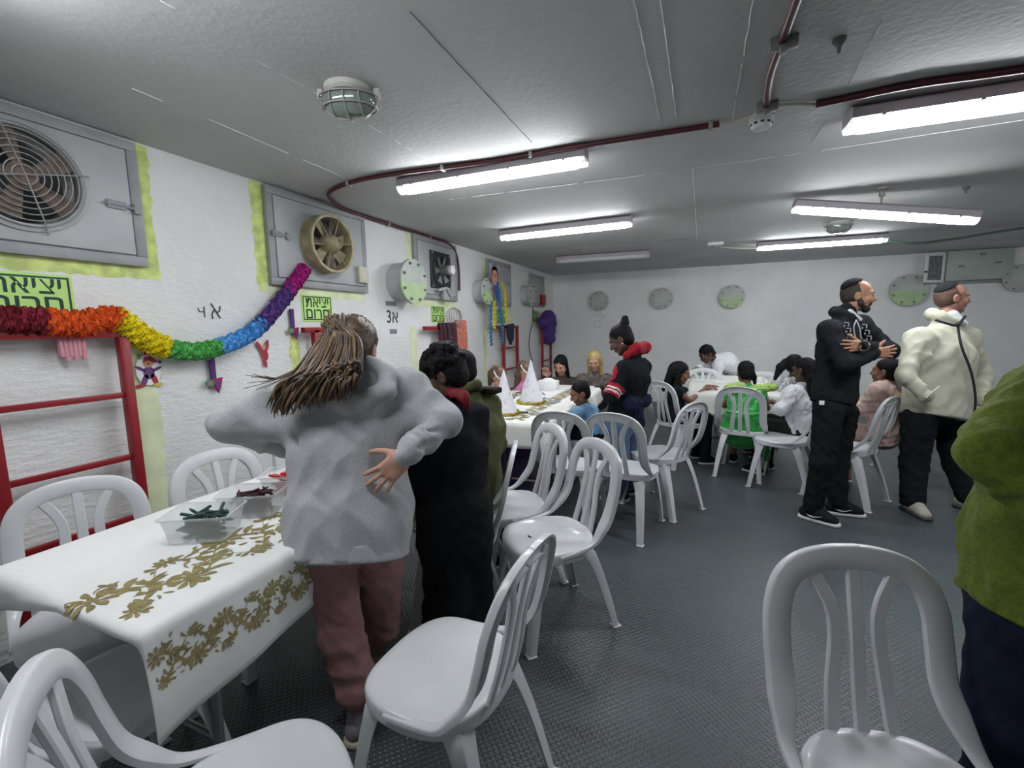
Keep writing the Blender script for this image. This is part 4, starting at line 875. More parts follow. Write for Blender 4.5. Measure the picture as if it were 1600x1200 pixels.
# ------------------------------------------------------------------ people: smooth-blended volumes meshed to one skin
def C(a, b, ra, rb=None, k=0.03, lat=None, e=1.0, wr=None, neg=False):
    return dict(t='c', a=np.array(a, float), b=np.array(b, float), ra=ra, rb=ra if rb is None else rb, k=k, lat=None if lat is None else norm(lat), e=e, wr=wr, neg=neg)
def E(c, rad, R=None, k=0.02, neg=False):
    return dict(t='e', c=np.array(c, float), r=np.array(rad, float), R=np.eye(3) if R is None else np.array(R, float), k=k, neg=neg)
def CLIP(p, n, k=0.006): return dict(t='clip', p=np.array(p, float), n=norm(n), k=k)
def _bb(q):
    if q['t'] == 'c':
        r = max(q['ra'], q['rb'])*max(1, q['e']); return np.minimum(q['a'], q['b'])-r, np.maximum(q['a'], q['b'])+r
    r = max(q['r']); return q['c']-r, q['c']+r
def volume(prims, res, fold=0.0, fseed=0, fscale=22.0, fdir=None):
    bbs = [_bb(q) for q in prims if q['t'] != 'clip' and not q['neg']]
    lo = np.min([b[0] for b in bbs], 0)-3*res-0.01; hi = np.max([b[1] for b in bbs], 0)+3*res+0.01
    n = np.ceil((hi-lo)/res).astype(int)+1
    ax = [(lo[i]+res*np.arange(n[i])).astype(np.float32) for i in range(3)]
    G = np.full(n, 0.25, np.float32); NZ = None
    if fold:
        rg_ = np.random.default_rng(fseed+11); X = ax[0][:, None, None]; Y = ax[1][None, :, None]; Z = ax[2][None, None, :]; acc = 0
        for i in range(4):
            dv = norm(rg_.normal(size=3)*(1, 1, 0.55) if fdir is None else np.array(fdir)+0.5*rg_.normal(size=3)); f_ = 2.2*fscale*rg_.uniform(0.6, 1.5); wv = norm(rg_.normal(size=3)); p_ = rg_.uniform(0, 6)
            acc = acc+(1-2*np.abs(np.sin((X*dv[0]+Y*dv[1]+Z*dv[2])*f_+p_+1.1*np.sin((X*wv[0]+Y*wv[1]+Z*wv[2])*f_*0.45+p_))))
        NZ = (fold*0.5*acc).astype(np.float32)*np.ones(n, np.float32)
    for q in prims:
        if q['t'] == 'clip':
            d = -((ax[0]-q['p'][0])[:, None, None]*q['n'][0]+(ax[1]-q['p'][1])[None, :, None]*q['n'][1]+(ax[2]-q['p'][2])[None, None, :]*q['n'][2])
            k = q['k']; h = np.clip(0.5-0.5*(G-d)/k, 0, 1); G = G*(1-h)+d*h+k*h*(1-h); G = G.astype(np.float32); continue
        b0, b1 = _bb(q); mg = 0.03+q['k']
        i0 = np.maximum(0, np.floor((b0-mg-lo)/res).astype(int)); i1 = np.minimum(n, np.ceil((b1+mg-lo)/res).astype(int)+1)
        if np.any(i1 <= i0): continue
        sl = tuple(slice(i0[i], i1[i]) for i in range(3))
        X = ax[0][sl[0]][:, None, None]; Y = ax[1][sl[1]][None, :, None]; Z = ax[2][sl[2]][None, None, :]
        if q['t'] == 'c':
            a, b = q['a'], q['b']; ab = b-a; L2 = max(1e-9, float(ab@ab))
            t = np.clip(((X-a[0])*ab[0]+(Y-a[1])*ab[1]+(Z-a[2])*ab[2])/L2, 0, 1)
            ox, oy, oz = X-(a[0]+t*ab[0]), Y-(a[1]+t*ab[1]), Z-(a[2]+t*ab[2])
            r = q['ra']+(q['rb']-q['ra'])*t
            d2 = ox*ox+oy*oy+oz*oz
            if q['lat'] is not None and q['e'] != 1.0:
                l = ox*q['lat'][0]+oy*q['lat'][1]+oz*q['lat'][2]; d2 = d2-l*l+(l/q['e'])**2
            if q['wr'] is not None:
                amp, nn, sd = q['wr']; sv = norm((math.sin(sd*3.1), math.cos(sd*1.7), math.sin(sd*5.3+1))); l2 = (ox*sv[0]+oy*sv[1]+oz*sv[2])/max(0.02, q['ra'])
                ph = 6.283*nn*t+1.6*l2+sd+0.9*np.sin(2.1*l2+6*t+sd)
                r = r+0.55*amp*(0.3+1-2*np.abs(np.sin(ph/2)))*(0.5+0.5*np.sin(2.3*l2+5*t+sd))*np.minimum(1, 6*np.minimum(t+0.12, 1.12-t))
            d = np.sqrt(d2)-r
        else:
            R = q['R']; dx, dy, dz = X-q['c'][0], Y-q['c'][1], Z-q['c'][2]
            u = (dx*R[0, 0]+dy*R[0, 1]+dz*R[0, 2])/q['r'][0]; v = (dx*R[1, 0]+dy*R[1, 1]+dz*R[1, 2])/q['r'][1]; w_ = (dx*R[2, 0]+dy*R[2, 1]+dz*R[2, 2])/q['r'][2]
            k0 = np.sqrt(u*u+v*v+w_*w_)+1e-6; k1 = np.sqrt((u/q['r'][0])**2+(v/q['r'][1])**2+(w_/q['r'][2])**2)+1e-6; d = k0*(k0-1)/k1
        g = G[sl]; k = q['k']
        if q['neg']:
            d = -d; h = np.clip(0.5-0.5*(g-d)/k, 0, 1); G[sl] = g*(1-h)+d*h+k*h*(1-h)
        else:
            if NZ is not None: d = d-NZ[sl]
            h = np.clip(0.5+0.5*(g-d)/k, 0, 1); G[sl] = g*(1-h)+d*h-k*h*(1-h)
    return surface_nets(G, lo, res)
def surface_nets(G, lo, res):
    ins = G < 0; nx, ny, nz = G.shape
    c = np.zeros((nx-1, ny-1, nz-1), np.uint8)
    for i in (0, 1):
        for j in (0, 1):
            for k in (0, 1): c += ins[i:nx-1+i, j:ny-1+j, k:nz-1+k]
    act = (c > 0) & (c < 8); idx = np.argwhere(act)
    if len(idx) == 0: return np.zeros((0, 3)), np.zeros((0, 4), int)
    num = -np.ones(act.shape, np.int64); num[act] = np.arange(len(idx))
    acc = np.zeros((len(idx), 3)); cnt = np.zeros(len(idx))
    for d in range(3):
        o = [q for q in range(3) if q != d]
        for a in (0, 1):
            for b in (0, 1):
                p0 = idx.copy(); p0[:, o[0]] += a; p0[:, o[1]] += b; p1 = p0.copy(); p1[:, d] += 1
                g0 = G[p0[:, 0], p0[:, 1], p0[:, 2]]; g1 = G[p1[:, 0], p1[:, 1], p1[:, 2]]; m = (g0 < 0) != (g1 < 0)
                t = g0[m]/(g0[m]-g1[m]); P = p0[m].astype(float); P[:, d] += t; acc[m] += P; cnt[m] += 1
    V = lo+res*acc/cnt[:, None]; F = []
    for d in range(3):
        a, b = [(1, 2), (2, 0), (0, 1)][d]
        s0 = [slice(None)]*3; s1 = [slice(None)]*3; s0[d] = slice(0, -1); s1[d] = slice(1, None)
        ch = ins[tuple(s0)] != ins[tuple(s1)]; e = np.argwhere(ch); e = e[(e[:, a] > 0) & (e[:, b] > 0) & (e[:, a] < G.shape[a]-1) & (e[:, b] < G.shape[b]-1)]
        if len(e) == 0: continue
        def at(da, db):
            q = e.copy(); q[:, a] += da; q[:, b] += db; return num[q[:, 0], q[:, 1], q[:, 2]]
        Q = np.stack([at(-1, -1), at(0, -1), at(0, 0), at(-1, 0)], 1); fl = ins[e[:, 0], e[:, 1], e[:, 2]]; Q[~fl] = Q[~fl][:, ::-1]; F.append(Q)
    return V, np.concatenate(F)
def vmesh(name, parts, mats, parent=None, origin=(0, 0, 0), pick=None):
    """parts: list of (V, F) joined into one mesh object"""
    Vs = []; Fs = []; o = 0
    for V, F in parts:
        Vs.append(V); Fs.append(np.asarray(F)+o); o += len(V)
    V = np.concatenate(Vs); F = np.concatenate(Fs); me = bpy.data.meshes.new(name)
    me.vertices.add(len(V)); me.vertices.foreach_set('co', (V-np.array(origin)).astype(np.float32).ravel())
    me.loops.add(F.size); me.loops.foreach_set('vertex_index', F.ravel().astype(np.int32)); me.polygons.add(len(F)); me.polygons.foreach_set('loop_start', np.arange(0, F.size, 4, dtype=np.int32))
    ms = mats if isinstance(mats, (list, tuple)) else [mats]
    for m in ms: me.materials.append(m)
    if pick is not None: me.polygons.foreach_set('material_index', pick(V[F].mean(1)).astype(np.int32))
    me.update(calc_edges=True); me.validate(); me.polygons.foreach_set('use_smooth', [True]*len(me.polygons))
    ob = bpy.data.objects.new(name, me); COL.objects.link(ob)
    if parent is not None: ob.parent = parent
    else: ob.location = tuple(origin)
    return ob
def basis(f, up=(0, 0, 1)):
    f = norm(f); r = norm(np.cross(f, up)); return np.array([r, f, np.cross(r, f)])
def head_prims(c, B, s, ears=True, beard=False):
    g = lambda x, y, z: c+(B[0]*x+B[1]*y+B[2]*z)*s
    p = [E(g(0, -.012, .028), np.array((.074, .094, .083))*s, B), E(g(0, .024, -.035), np.array((.061, .066, .084))*s, B, .02*s), C(g(-.048, .012, -.062), g(-.008, .062, -.098), .020*s, .020*s, .02*s), C(g(.048, .012, -.062), g(.008, .062, -.098), .020*s, .020*s, .02*s),
         C(g(-.036, .076, .022), g(.036, .076, .022), .013*s, None, .012*s), C(g(0, .086, .012), g(0, .108, -.028), .008*s, .012*s, .010*s), E(g(0, .096, -.034), np.array((.018, .012, .009))*s, B, .008*s),
         E(g(-.036, .064, -.03), np.array((.026, .022, .024))*s, B, .02*s), E(g(.036, .064, -.03), np.array((.026, .022, .024))*s, B, .02*s), E(g(0, .088, -.058), np.array((.023, .010, .0065))*s, B, .006*s), E(g(0, .087, -.069), np.array((.020, .010, .0065))*s, B, .006*s),
         E(g(-.031, .094, .001), np.array((.017, .014, .010))*s, B, .010*s, True), E(g(.031, .094, .001), np.array((.017, .014, .010))*s, B, .010*s, True), E(g(0, .102, -.0635), np.array((.019, .010, .0018))*s, B, .003*s, True)]
    if ears:
        for x in (-1, 1): p += [E(g(x*.077, -.012, -.012), np.array((.011, .021, .033))*s, B, .006*s), E(g(x*.088, -.006, -.010), np.array((.007, .012, .020))*s, B, .004*s, True)]
    return p
def hand_prims(w, d, palm, s=1.0, side=1, curl=0.5, spread=0.14, thumb=0.8):
    """w wrist, d pointing to the fingers, palm = direction the palm faces, side +1 thumb toward cross(d,palm)"""
    d = norm(d); n = norm(np.array(palm)-d*np.dot(palm, d)); x = np.cross(d, n)*side
    g = lambda a, b, c_: np.array(w)+(x*a+d*b+n*c_)*s
    p = [C(g(0, -.008, 0), g(0, .02, 0), .024*s, .027*s, .015, lat=x, e=1.15), C(g(.022, .025, 0), g(.026, .08, 0), .015*s, .013*s, .012), C(g(.006, .02, 0), g(.008, .086, 0), .016*s, .013*s, .012), C(g(-.012, .02, 0), g(-.012, .084, 0), .016*s, .013*s, .012), C(g(-.026, .025, 0), g(-.030, .076, 0), .014*s, .012*s, .012)]
    for i, (bx, by, L) in enumerate(((.029, .082, .068), (.010, .089, .076), (-.011, .087, .071), (-.031, .078, .056))):
        a = (1.2-i*0.8)*spread; q = g(bx, by, 0); dr = d*math.cos(a)+x*math.sin(a); seg = (L*.45, L*.32, L*.25); ang = 0.0; rr = (.0098, .0088, .0078, .0066) if i < 3 else (.0088, .0078, .0068, .0058)
        for j in range(3):
            ang += curl*(0.5, 0.9, 0.6)[j]; v = dr*math.cos(ang)+n*math.sin(ang); e_ = q+v*seg[j]*s; p.append(C(q, e_, rr[j]*s, rr[j+1]*s, .003)); q = e_
    q = g(.024, .018, .006); v1 = norm(x*math.sin(thumb)+d*math.cos(thumb)+n*.25); e1 = q+v1*.042*s; v2 = norm(v1+d*.35+n*curl*.4); e2 = e1+v2*.030*s; e3 = e2+norm(v2+d*.2+n*curl*.3)*.022*s
    p += [C(q, e1, .015*s, .0115*s, .010), C(e1, e2, .0110*s, .0098*s, .003), C(e2, e3, .0098*s, .0075*s, .003)]
    return p
def skel(base, yaw, H, sit=None, lean=0.0, knee_out=0.03, hs=1.0, arms=(0, 0)):
    """default joints: yaw = facing direction (fx, fy); sit = seat height"""
    f = norm((yaw[0], yaw[1], 0)); r = np.array((f[1], -f[0], 0)); u = np.array((0, 0, 1.0)); b = np.array((base[0], base[1], 0.0)); J = dict(f=f, r=r, H=H, hs=hs)
    pz = .53*H if sit is None else sit+.045*H; pel = b+u*pz; tu = norm(u*math.cos(lean)+f*math.sin(lean)); tf = norm(f*math.cos(lean)-u*math.sin(lean))
    J['pel'] = pel; J['chest'] = pel+tu*.19*H; J['neck'] = pel+tu*.295*H; J['head'] = pel+tu*.395*H+f*.02*H; J['tu'] = tu; J['tf'] = tf
    for n_, s_ in (('L', -1), ('R', 1)):
        J['s'+n_] = pel+tu*.275*H+r*s_*.100*H; J['e'+n_] = J['s'+n_]-u*.17*H+r*s_*.03*H; J['w'+n_] = J['e'+n_]-u*.14*H+f*.05*H
        J['h'+n_] = pel+r*s_*.052*H-u*.02*H
        if sit is None: J['k'+n_] = b+u*.285*H+r*s_*.055*H+f*.012*H; J['a'+n_] = b+u*.05*H+r*s_*.055*H-f*.01*H
        else: J['k'+n_] = pel+f*.235*H+r*s_*(.055*H+knee_out)-u*.015*H; J['a'+n_] = np.append((J['k'+n_]+f*.01)[:2], .05*H)
        J['t'+n_] = f
    J['hf'] = f; J['sit'] = sit is not None; J['ko'] = knee_out; return J
def person(label, J, skin, top, trousers, hair=None, shoe=None, hands=None, res=0.011, face=True, top_fn=None, leg_fn=None, hair_fn=None, top_kw={}, eyes=True, body_name='person', extra=None, cat='person', sleeve=1.0, ease=.018, hem=-.05, legease=.02, top_pick=None, top_mats=None, shoe_fn=None, tname='sweater', bname='trousers'):
    H = J['H']; s = H/1.72; hs = J['hs']*.98; lat = norm(J['sR']-J['sL']); O = np.array((J['pel'][0], J['pel'][1], 0.0)); tu = norm(J['neck']-J['pel']); hB = basis(J['hf'], J.get('hup', (0, 0, 1)))
    hc = J['head']
    if J['sit']:
        for n_, s_ in (('L', -1), ('R', 1)):
            J['h'+n_] = J['pel']+J['r']*s_*.052*H-np.array((0, 0, .02*H)); J['k'+n_] = J['pel']+J['f']*.235*H+J['r']*s_*(.055*H+J['ko'])-np.array((0, 0, .015*H)); J['a'+n_] = np.append((J['k'+n_]+J['f']*.01)[:2], .05*H)
    # ---- body: one continuous skin
    bp = [C(J['pel'], J['chest'], .095*s, .10*s, .05, lat, 1.35), C(J['chest'], J['neck']-tu*.05*s, .09*s, .055*s, .05, lat, 1.4), C(J['sL'], J['sR'], .045*s, None, .04), C(J['neck']-tu*.03*s, hc-hB[2]*.05*hs-hB[1]*.012*hs, .05*s, .046*hs, .02)]
    for n_ in 'LR':
        bp += [C(J['s'+n_], J['e'+n_], .044*s, .036*s, .03), C(J['e'+n_], J['w'+n_], .036*s, .025*s, .02), C(J['h'+n_], J['k'+n_], .075*s, .052*s, .03), C(J['k'+n_], J['a'+n_], .05*s, .034*s, .02), C(J['a'+n_], J['a'+n_]+J['t'+n_]*.11*s-np.array((0, 0, .05*s)), .026*s, .018*s, .02)]
    parts = [volume(bp, max(.013, res)), volume(head_prims(hc, hB, hs)+[C(J['neck'], hc-hB[2]*.05*hs-hB[1]*.012*hs, .05*s, .046*hs, .02)], max(.0045, res*.5))]
    if hands is None: hands = {n_: dict(d=J['w'+n_]-J['e'+n_], palm=(0.05, 0.05, -1), s=s*.95, side=1 if n_ == 'L' else -1) for n_ in 'LR'}
    for n_, hd in hands.items():
        if hd is None: continue
        parts.append(volume(hand_prims(J['w'+n_], **hd), max(.0032, res*.34)))
    lipm = mat('lip_'+skin.name, tuple(np.array(skin.node_tree.nodes['Principled BSDF'].inputs[0].default_value[:3])*(0.85, .55, .6)), .5)
    def pk(c):
        q = (c-hc)@hB.T/hs; return ((np.abs(q[:, 0]) < .022) & (np.abs(q[:, 2]+.0635) < .012-.25*np.abs(q[:, 0])) & (q[:, 1] > .08)).astype(int)
    root = vmesh(body_name, parts, [skin, lipm], None, O, pk); tag(root, label, cat)
    # ---- garments
    L = lat
    def default_top():
        ea = ease; hp = J['pel']+tu*hem
        p = [C(J['pel']+tu*(hem-.05), J['pel']+tu*.08*s, .10*s+ea, .098*s+ea, .04, L, 1.4), C(J['pel']+tu*.05*s, J['chest'], .098*s+ea, .107*s+ea, .05, L, 1.42), C(J['chest'], J['neck']-tu*.06*s, .10*s+ea, .062*s+ea*.5, .05, L, 1.5), CLIP(hp, tu)]
        p += [C(J['sL'], J['sR'], .050*s+ea*.6, None, .06), C(J['neck']-tu*.05*s, J['neck']+tu*.015*s, .058*s+ea*.4, .055*s+ea*.3, .03)]
        for n_ in 'LR':
            el = J['e'+n_]; wr_ = el+(J['w'+n_]-el)*sleeve if sleeve > 0 else None
            if sleeve > 0: p += [C(J['s'+n_], el, .048*s+ea*.6, .041*s+ea*.55, .06, wr=(ea*.22, 3, 1.3 if n_ == 'L' else 2.9)), C(el, wr_, .041*s+ea*.6, .030*s+ea*.5, .025, wr=(ea*.28, 4, 2.1 if n_ == 'L' else .7))]
            else: p += [C(J['s'+n_], J['s'+n_]+(el-J['s'+n_])*max(.2, 1+sleeve), .054*s+ea, .052*s+ea, .03)]
        return p
    if top is not None:
        tp = top_fn(J, s, default_top) if top_fn else default_top()
        vmesh(tname, [volume(tp, res, **dict(dict(fold=.004*s, fseed=int(H*1000) % 97, fscale=24), **top_kw))], top_mats or [top], root, O, top_pick)
    if trousers is not None:
        le = legease
        p = [C(J['pel']+tu*.02, J['pel']-tu*.04*s, .105*s+le, .10*s+le, .04, L, 1.32)]
        for n_ in 'LR': p += [C(J['h'+n_], J['k'+n_], .078*s+le, .056*s+le, .03, wr=(le*.15, 3, .4)), C(J['k'+n_], J['a'+n_]-np.array((0, 0, .012*s)), .054*s+le, .044*s+le, .03, wr=(le*.22, 4, 1.9)), CLIP(J['a'+n_]-np.array((0, 0, .05*s)), (0, 0, 1))]
        if leg_fn: p = leg_fn(J, s, p)
        vmesh(bname, [volume(p, res, fold=.003*s, fseed=3, fscale=20)], trousers, root, O)
    if shoe is not None:
        sm, solm = shoe if isinstance(shoe, tuple) else (shoe, M_SOLE)
        for n_ in 'LR':
            a = J['a'+n_]; t = norm((J['t'+n_][0], J['t'+n_][1], 0)); gnd = J.get('g'+n_, 0.0); b0 = np.array((a[0], a[1], gnd)); x = np.cross(t, (0, 0, 1))
            up = [C(b0-t*.045*s+[0, 0, .05*s], b0+t*.03*s+[0, 0, .06*s], .038*s, .038*s, .02, x, .95), C(b0+t*.02*s+[0, 0, .05*s], b0+t*.135*s+[0, 0, .034*s], .040*s, .030*s, .03, x, 1.25), C(b0-t*.03*s+[0, 0, .05*s], a+np.array((0, 0, .0*s)), .040*s, .040*s, .02), C(a+t*.01*s, b0+t*.10*s+[0, 0, .045*s], .040*s, .034*s, .02, x, 1.1), CLIP(b0+[0, 0, .018*s], (0, 0, 1))]
            so = vmesh('shoe', [volume(up, min(res, .008))], sm, root, O)
            sl = [C(b0-t*.05*s+[0, 0, .012*s], b0+t*.14*s+[0, 0, .012*s], .040*s, .038*s, .02, x, 1.15), CLIP(b0+[0, 0, .001], (0, 0, 1), .003), CLIP(b0+[0, 0, .026*s], (0, 0, -1), .003)]
            vmesh('sole', [volume(sl, min(res, .008))], solm, so, O)
            if shoe_fn: shoe_fn(so, O, b0, t, x, s)
    if eyes:
        for x in (-1, 1):
            c = hc+(hB[0]*x*.031+hB[1]*.0725+hB[2]*.001)*hs; m_ = MB(); m_.sphere(c, .0112*hs, 12, 8); ob = m_.build('eye', [M_EYE, M_IRIS], root, O)
            ob.data.polygons.foreach_set('material_index', [1 if (np.array(pl.center)+O-c)@hB[1] > .0075*hs else 0 for pl in ob.data.polygons])
            if hair is not None:
                b = [hc+(hB[0]*x*q[0]+hB[1]*q[1]+hB[2]*q[2])*hs for q in ((.014, .091, .020), (.032, .0885, .026), (.048, .077, .021))]; MB().tube(crom(b, 3), .0038*hs, 6).build('eyebrow', hair, root, O)
    if hair is not None and hair_fn is not None: hair_fn(root, O, hc, hB, hs, hair)
    if extra: extra(root, O, J, s, hc, hB, hs)
    return root
def hair_cap(root, O, c, B, s, m, extra=(), bulk=1.0, res=.006, fold=.003, fscale=90, name='hair', low=-.03):
    g = lambda x, y, z: c+(B[0]*x+B[1]*y+B[2]*z)*s
    p = [E(g(0, -.022, .038), np.array((.081, .097, .085))*s*bulk, B, .02), E(g(0, -.045, low), np.array((.072, .058, .06))*s*bulk, B, .03)]+[q for q in (extra(g) if callable(extra) else extra)]
    return vmesh(name, [volume(p, res, fold=fold, fscale=fscale, fseed=5)], m, root, O)
M_EYE = mat('eye_white', (.42, .38, .35), .35); M_IRIS = mat('eye_dark', (.02, .012, .008), .15); M_SOLE = mat('white_sole', (.62, .62, .60), .5)
def fabric(n, c, b=.12, bs=180, rough=.85, var=.10, vs=30): return mat(n, c, rough, var=var, vscale=vs, bump=b, bscale=bs, sheen=.0 if max(c) < .05 else .06, spec=.12 if max(c) < .05 else .25)
SK_L = mat('skin_light', (.50, .27, .19), .5, var=.08, vscale=25); SK_T = mat('skin_tan', (.40, .20, .125), .5, var=.08, vscale=25); SK_D = mat('skin_dark', (.075, .036, .024), .45, var=.1, vscale=25); SK_R = mat('skin_ruddy', (.36, .165, .12), .5, var=.1, vscale=25); SK_B = mat('skin_brown', (.19, .085, .05), .45, var=.1, vscale=25)
H_BLK = mat('hair_black', (.008, .007, .008), .6, var=.3, vscale=60, bump=.3, bscale=220, spec=.12); H_BRN = mat('hair_brown', (.075, .045, .026), .42, var=.45, vscale=25, bump=.2, bscale=160); H_DKB = mat('hair_dark_brown', (.026, .018, .013), .6, var=.3, vscale=40, bump=.3, bscale=200); H_BLD = mat('hair_blonde', (.42, .31, .12), .45, var=.35, vscale=20, bump=.2, bscale=160)

# ---- girl in the grey hoodie, hands on hips, seen from behind
d0 = 1.62
J = skel((-1.10, 1.20), (-.62, .78), 1.58, hs=1.0)
J.update(pel=AT(548, 815, 1.61), chest=AT(548, 668, 1.67), neck=AT(562, 592, 1.71), head=AT(556, 546, 1.74), sL=AT(448, 618, 1.67), eL=AT(352, 664, 1.61), wL=AT(456, 700, 1.75), sR=AT(640, 606, 1.75), eR=AT(700, 657, 1.67), wR=AT(632, 712, 1.50),
         hL=AT(512, 850, 1.59), kL=AT(532, 985, 1.61), hR=AT(592, 845, 1.69), kR=AT(596, 975, 1.81))
J['aL'] = AT(562, 1118, 1.63); J['aR'] = AT(588, 1075, 1.90); J['aL'][2] = .085; J['aR'][2] = .09; J['tL'] = norm((-.35, .9, 0)); J['tR'] = norm((-.5, .8, 0)); J['hf'] = norm((-.30, .85, -.32))
HOOD = fabric('grey_marl_fleece', (.36, .365, .38), .18, 260, .9, .10, 160); MAUVE = fabric('mauve_jersey', (.26, .135, .135), .1, 200)
def girl_top(J, s, dflt):
    lat = norm(J['sR']-J['sL']); tu = norm(J['neck']-J['pel'])
    hp = J['pel']-tu*.115
    p = [C(J['pel']-tu*.17, J['pel']+tu*.02, .150, .140, .05, lat, 1.42), C(J['pel'], J['chest']-tu*.07, .142, .130, .06, lat, 1.52), C(J['chest']-tu*.07, J['chest']+tu*.10, .122, .105, .06, lat, 1.72), C(J['chest']+tu*.08, J['neck']-tu*.04, .105, .07, .06, lat, 1.55), CLIP(hp, tu), C(J['sL'], J['sR'], .066, .066, .07)]
    for n_, sd, ap in (('L', 1.1, AT(470, 668, 1.650)), ('R', 2.6, AT(628, 662, 1.670))):
        e_, w_ = J['e'+n_], J['w'+n_]
        p += [C(J['s'+n_], e_, .070, .056, .05, wr=(.006, 2.5, sd)), C(ap, e_*.75+ap*.25, .066, .048, .05), C(e_, w_*.86+e_*.14, .056, .044, .03, wr=(.010, 3.5, sd+1)), C(e_*.5+w_*.5, w_*.84+e_*.16, .050, .048, .02, wr=(.008, 2.5, sd)), C(e_*.12+w_*.88, w_, .039, .037, .008)]
    # hood lying on the back of the shoulders
    for a, b, r1, r2 in ((AT(578, 566, 1.670), AT(606, 582, 1.650), .026, .034), (AT(606, 582, 1.650), AT(604, 612, 1.590), .034, .036), (AT(604, 612, 1.590), AT(556, 634, 1.565), .036, .038), (AT(556, 634, 1.565), AT(500, 612, 1.590), .038, .034), (AT(500, 612, 1.590), AT(500, 580, 1.670), .034, .028)): p.append(C(a, b, r1, r2, .016))
    p += [C(AT(552, 596, 1.650), AT(552, 616, 1.620), .055, .05, .03, lat, 1.2)]
    # deep folds at the bent elbows, armpits and across the back
    for a, b, r in ((AT(372, 668, 1.550), AT(440, 676, 1.550), .010), (AT(395, 655, 1.555), AT(452, 668, 1.550), .006), (AT(440, 640, 1.565), AT(470, 700, 1.550), .007), (AT(690, 690, 1.550), AT(652, 700, 1.500), .009), (AT(700, 672, 1.580), AT(662, 676, 1.550), .007), (AT(648, 625, 1.610), AT(628, 690, 1.550), .008), (AT(500, 650, 1.535), AT(560, 700, 1.525), .004), (AT(560, 770, 1.470), AT(622, 750, 1.480), .005), (AT(470, 760, 1.500), AT(520, 800, 1.460), .005), (AT(600, 790, 1.470), AT(635, 760, 1.490), .005)): p.append(C(a, b, r, r*.5, .022, neg=True))
    return p
def girl_legs(J, s, p):
    out = [p[0]]
    for n_ in 'LR': out += [C(J['h'+n_], J['k'+n_], .092, .076, .03, wr=(.006, 2, .4)), C(J['k'+n_], J['a'+n_]+[0, 0, .10], .074, .074, .03, wr=(.010, 2.5, 1.9)), C(J['a'+n_]+[0, 0, .085], J['a'+n_]+[0, 0, .05], .070, .050, .02)]
    return out
def hem_band(root, O, J, s, hc, hB, hs):
    lat = norm(J['sR']-J['sL']); tu = norm(J['neck']-J['pel']); hp = J['pel']-tu*.115
    vmesh('hem_band', [volume([C(J['pel']-tu*.17, J['pel']+tu*.02, .151, .143, .05, lat, 1.43), CLIP(hp-tu*.006, tu), CLIP(hp+tu*.055, -tu)], .0065, fold=.0035, fscale=13)], HOOD, root, O)
def girl_hair(root, O, c, B, s, m):
    hair_cap(root, O, c, B, s, m, bulk=1.06, res=.005, fold=.0006, fscale=60, name='hair_cap', low=-.015)
    rg_ = np.random.default_rng(7)
    tie = AT(522, 506, 1.650); mb = [MB() for _ in range(3)]
    # locks combed over the scalp toward the tie, then falling over the left shoulder
    for i in range(300):
        a = rg_.uniform(0, 6.283); el = rg_.uniform(-.3, 1.2); st = c+(B[0]*.083*math.cos(a)*math.cos(el)+B[1]*(-.022+.099*math.sin(a)*math.cos(el))+B[2]*(.038+.088*math.sin(el)))*s*1.06
        if (st-c)@B[1] > .078: continue
        md = st*.55+tie*.45; md = c+norm(md-c)*.108*s; mb[i % 3].tube(crom([st, md, tie+rg_.normal(size=3)*.008], 4), [.0015, .003, .004, .0042, .004, .004, .0035, .003, .002], 5)
    for i in range(560):
        u = rg_.uniform(0, 1); w_ = rg_.uniform(-1, 1); st = tie+rg_.normal(size=3)*.016
        x1 = 506+u*50+w_*7; x2 = 474+u*84+w_*9; x3 = 440+u*112+w_*12; yl = 646-34*u+rg_.uniform(-30, 10)
        dj = rg_.uniform(0, .05); ctl = [st, AT(x1, 532+rg_.uniform(-6, 6), 1.605-dj*.3), AT(x2, 578+rg_.uniform(-8, 8), 1.550-dj), AT(x3, yl-22, 1.525-dj), AT(x3-8+rg_.uniform(-8, 12), yl, 1.540-dj)]
        r = rg_.uniform(.0022, .0052); pt = crom(ctl, 5); n = len(pt); mb[rg_.integers(0, 3)].tube(pt, [r*(.7+.6*math.sin(math.pi*min(1, .25+.7*k/n)))*(1 if k < n*.8 else max(.12, (n-k)/(n*.2))) for k in range(n)], 5)
    for i in range(14):
        ctl = [AT(500, 560, 1.610), AT(440+rg_.uniform(-10, 10), 590, 1.570), AT(405+rg_.uniform(-25, 20), 590+rg_.uniform(-12, 20), 1.550)]; mb[0].tube(crom(ctl, 5), .0011, 4)
    M2 = mat('hair_brown_light', (.15, .09, .045), .4, var=.4, vscale=30); M3 = mat('hair_brown_deep', (.04, .025, .016), .42, var=.3, vscale=30)
    for q, mm in zip(mb, (m, M2, M3)): q.build('hair_locks', mm, root, O, angle=180)
    MB().torus(tie, tie-c, .024, .007, 18, 8).build('hair_tie', M_BLACK, root, O)
person('girl in grey hoodie and mauve trousers, hands on hips', J, SK_L, HOOD, MAUVE, H_BRN, (fabric('grey_trainer', (.20, .19, .20)), mat('cream_sole', (.50, .45, .33), .6)), dict(R=dict(d=AT(598, 745, 1.495)-J['wR'], palm=AT(598, 730, 1.75)-AT(598, 730, 1.5), side=-1, s=.98, curl=.22, spread=.26, thumb=1.0), L=dict(d=np.array((.5, .2, -.6)), palm=(.7, 0, 0), s=.95, curl=.3, side=1)),
       res=.0065, top_fn=girl_top, leg_fn=girl_legs, hair_fn=girl_hair, eyes=False, top_kw=dict(fold=.0050, fscale=13), tname='hoodie', extra=hem_band)

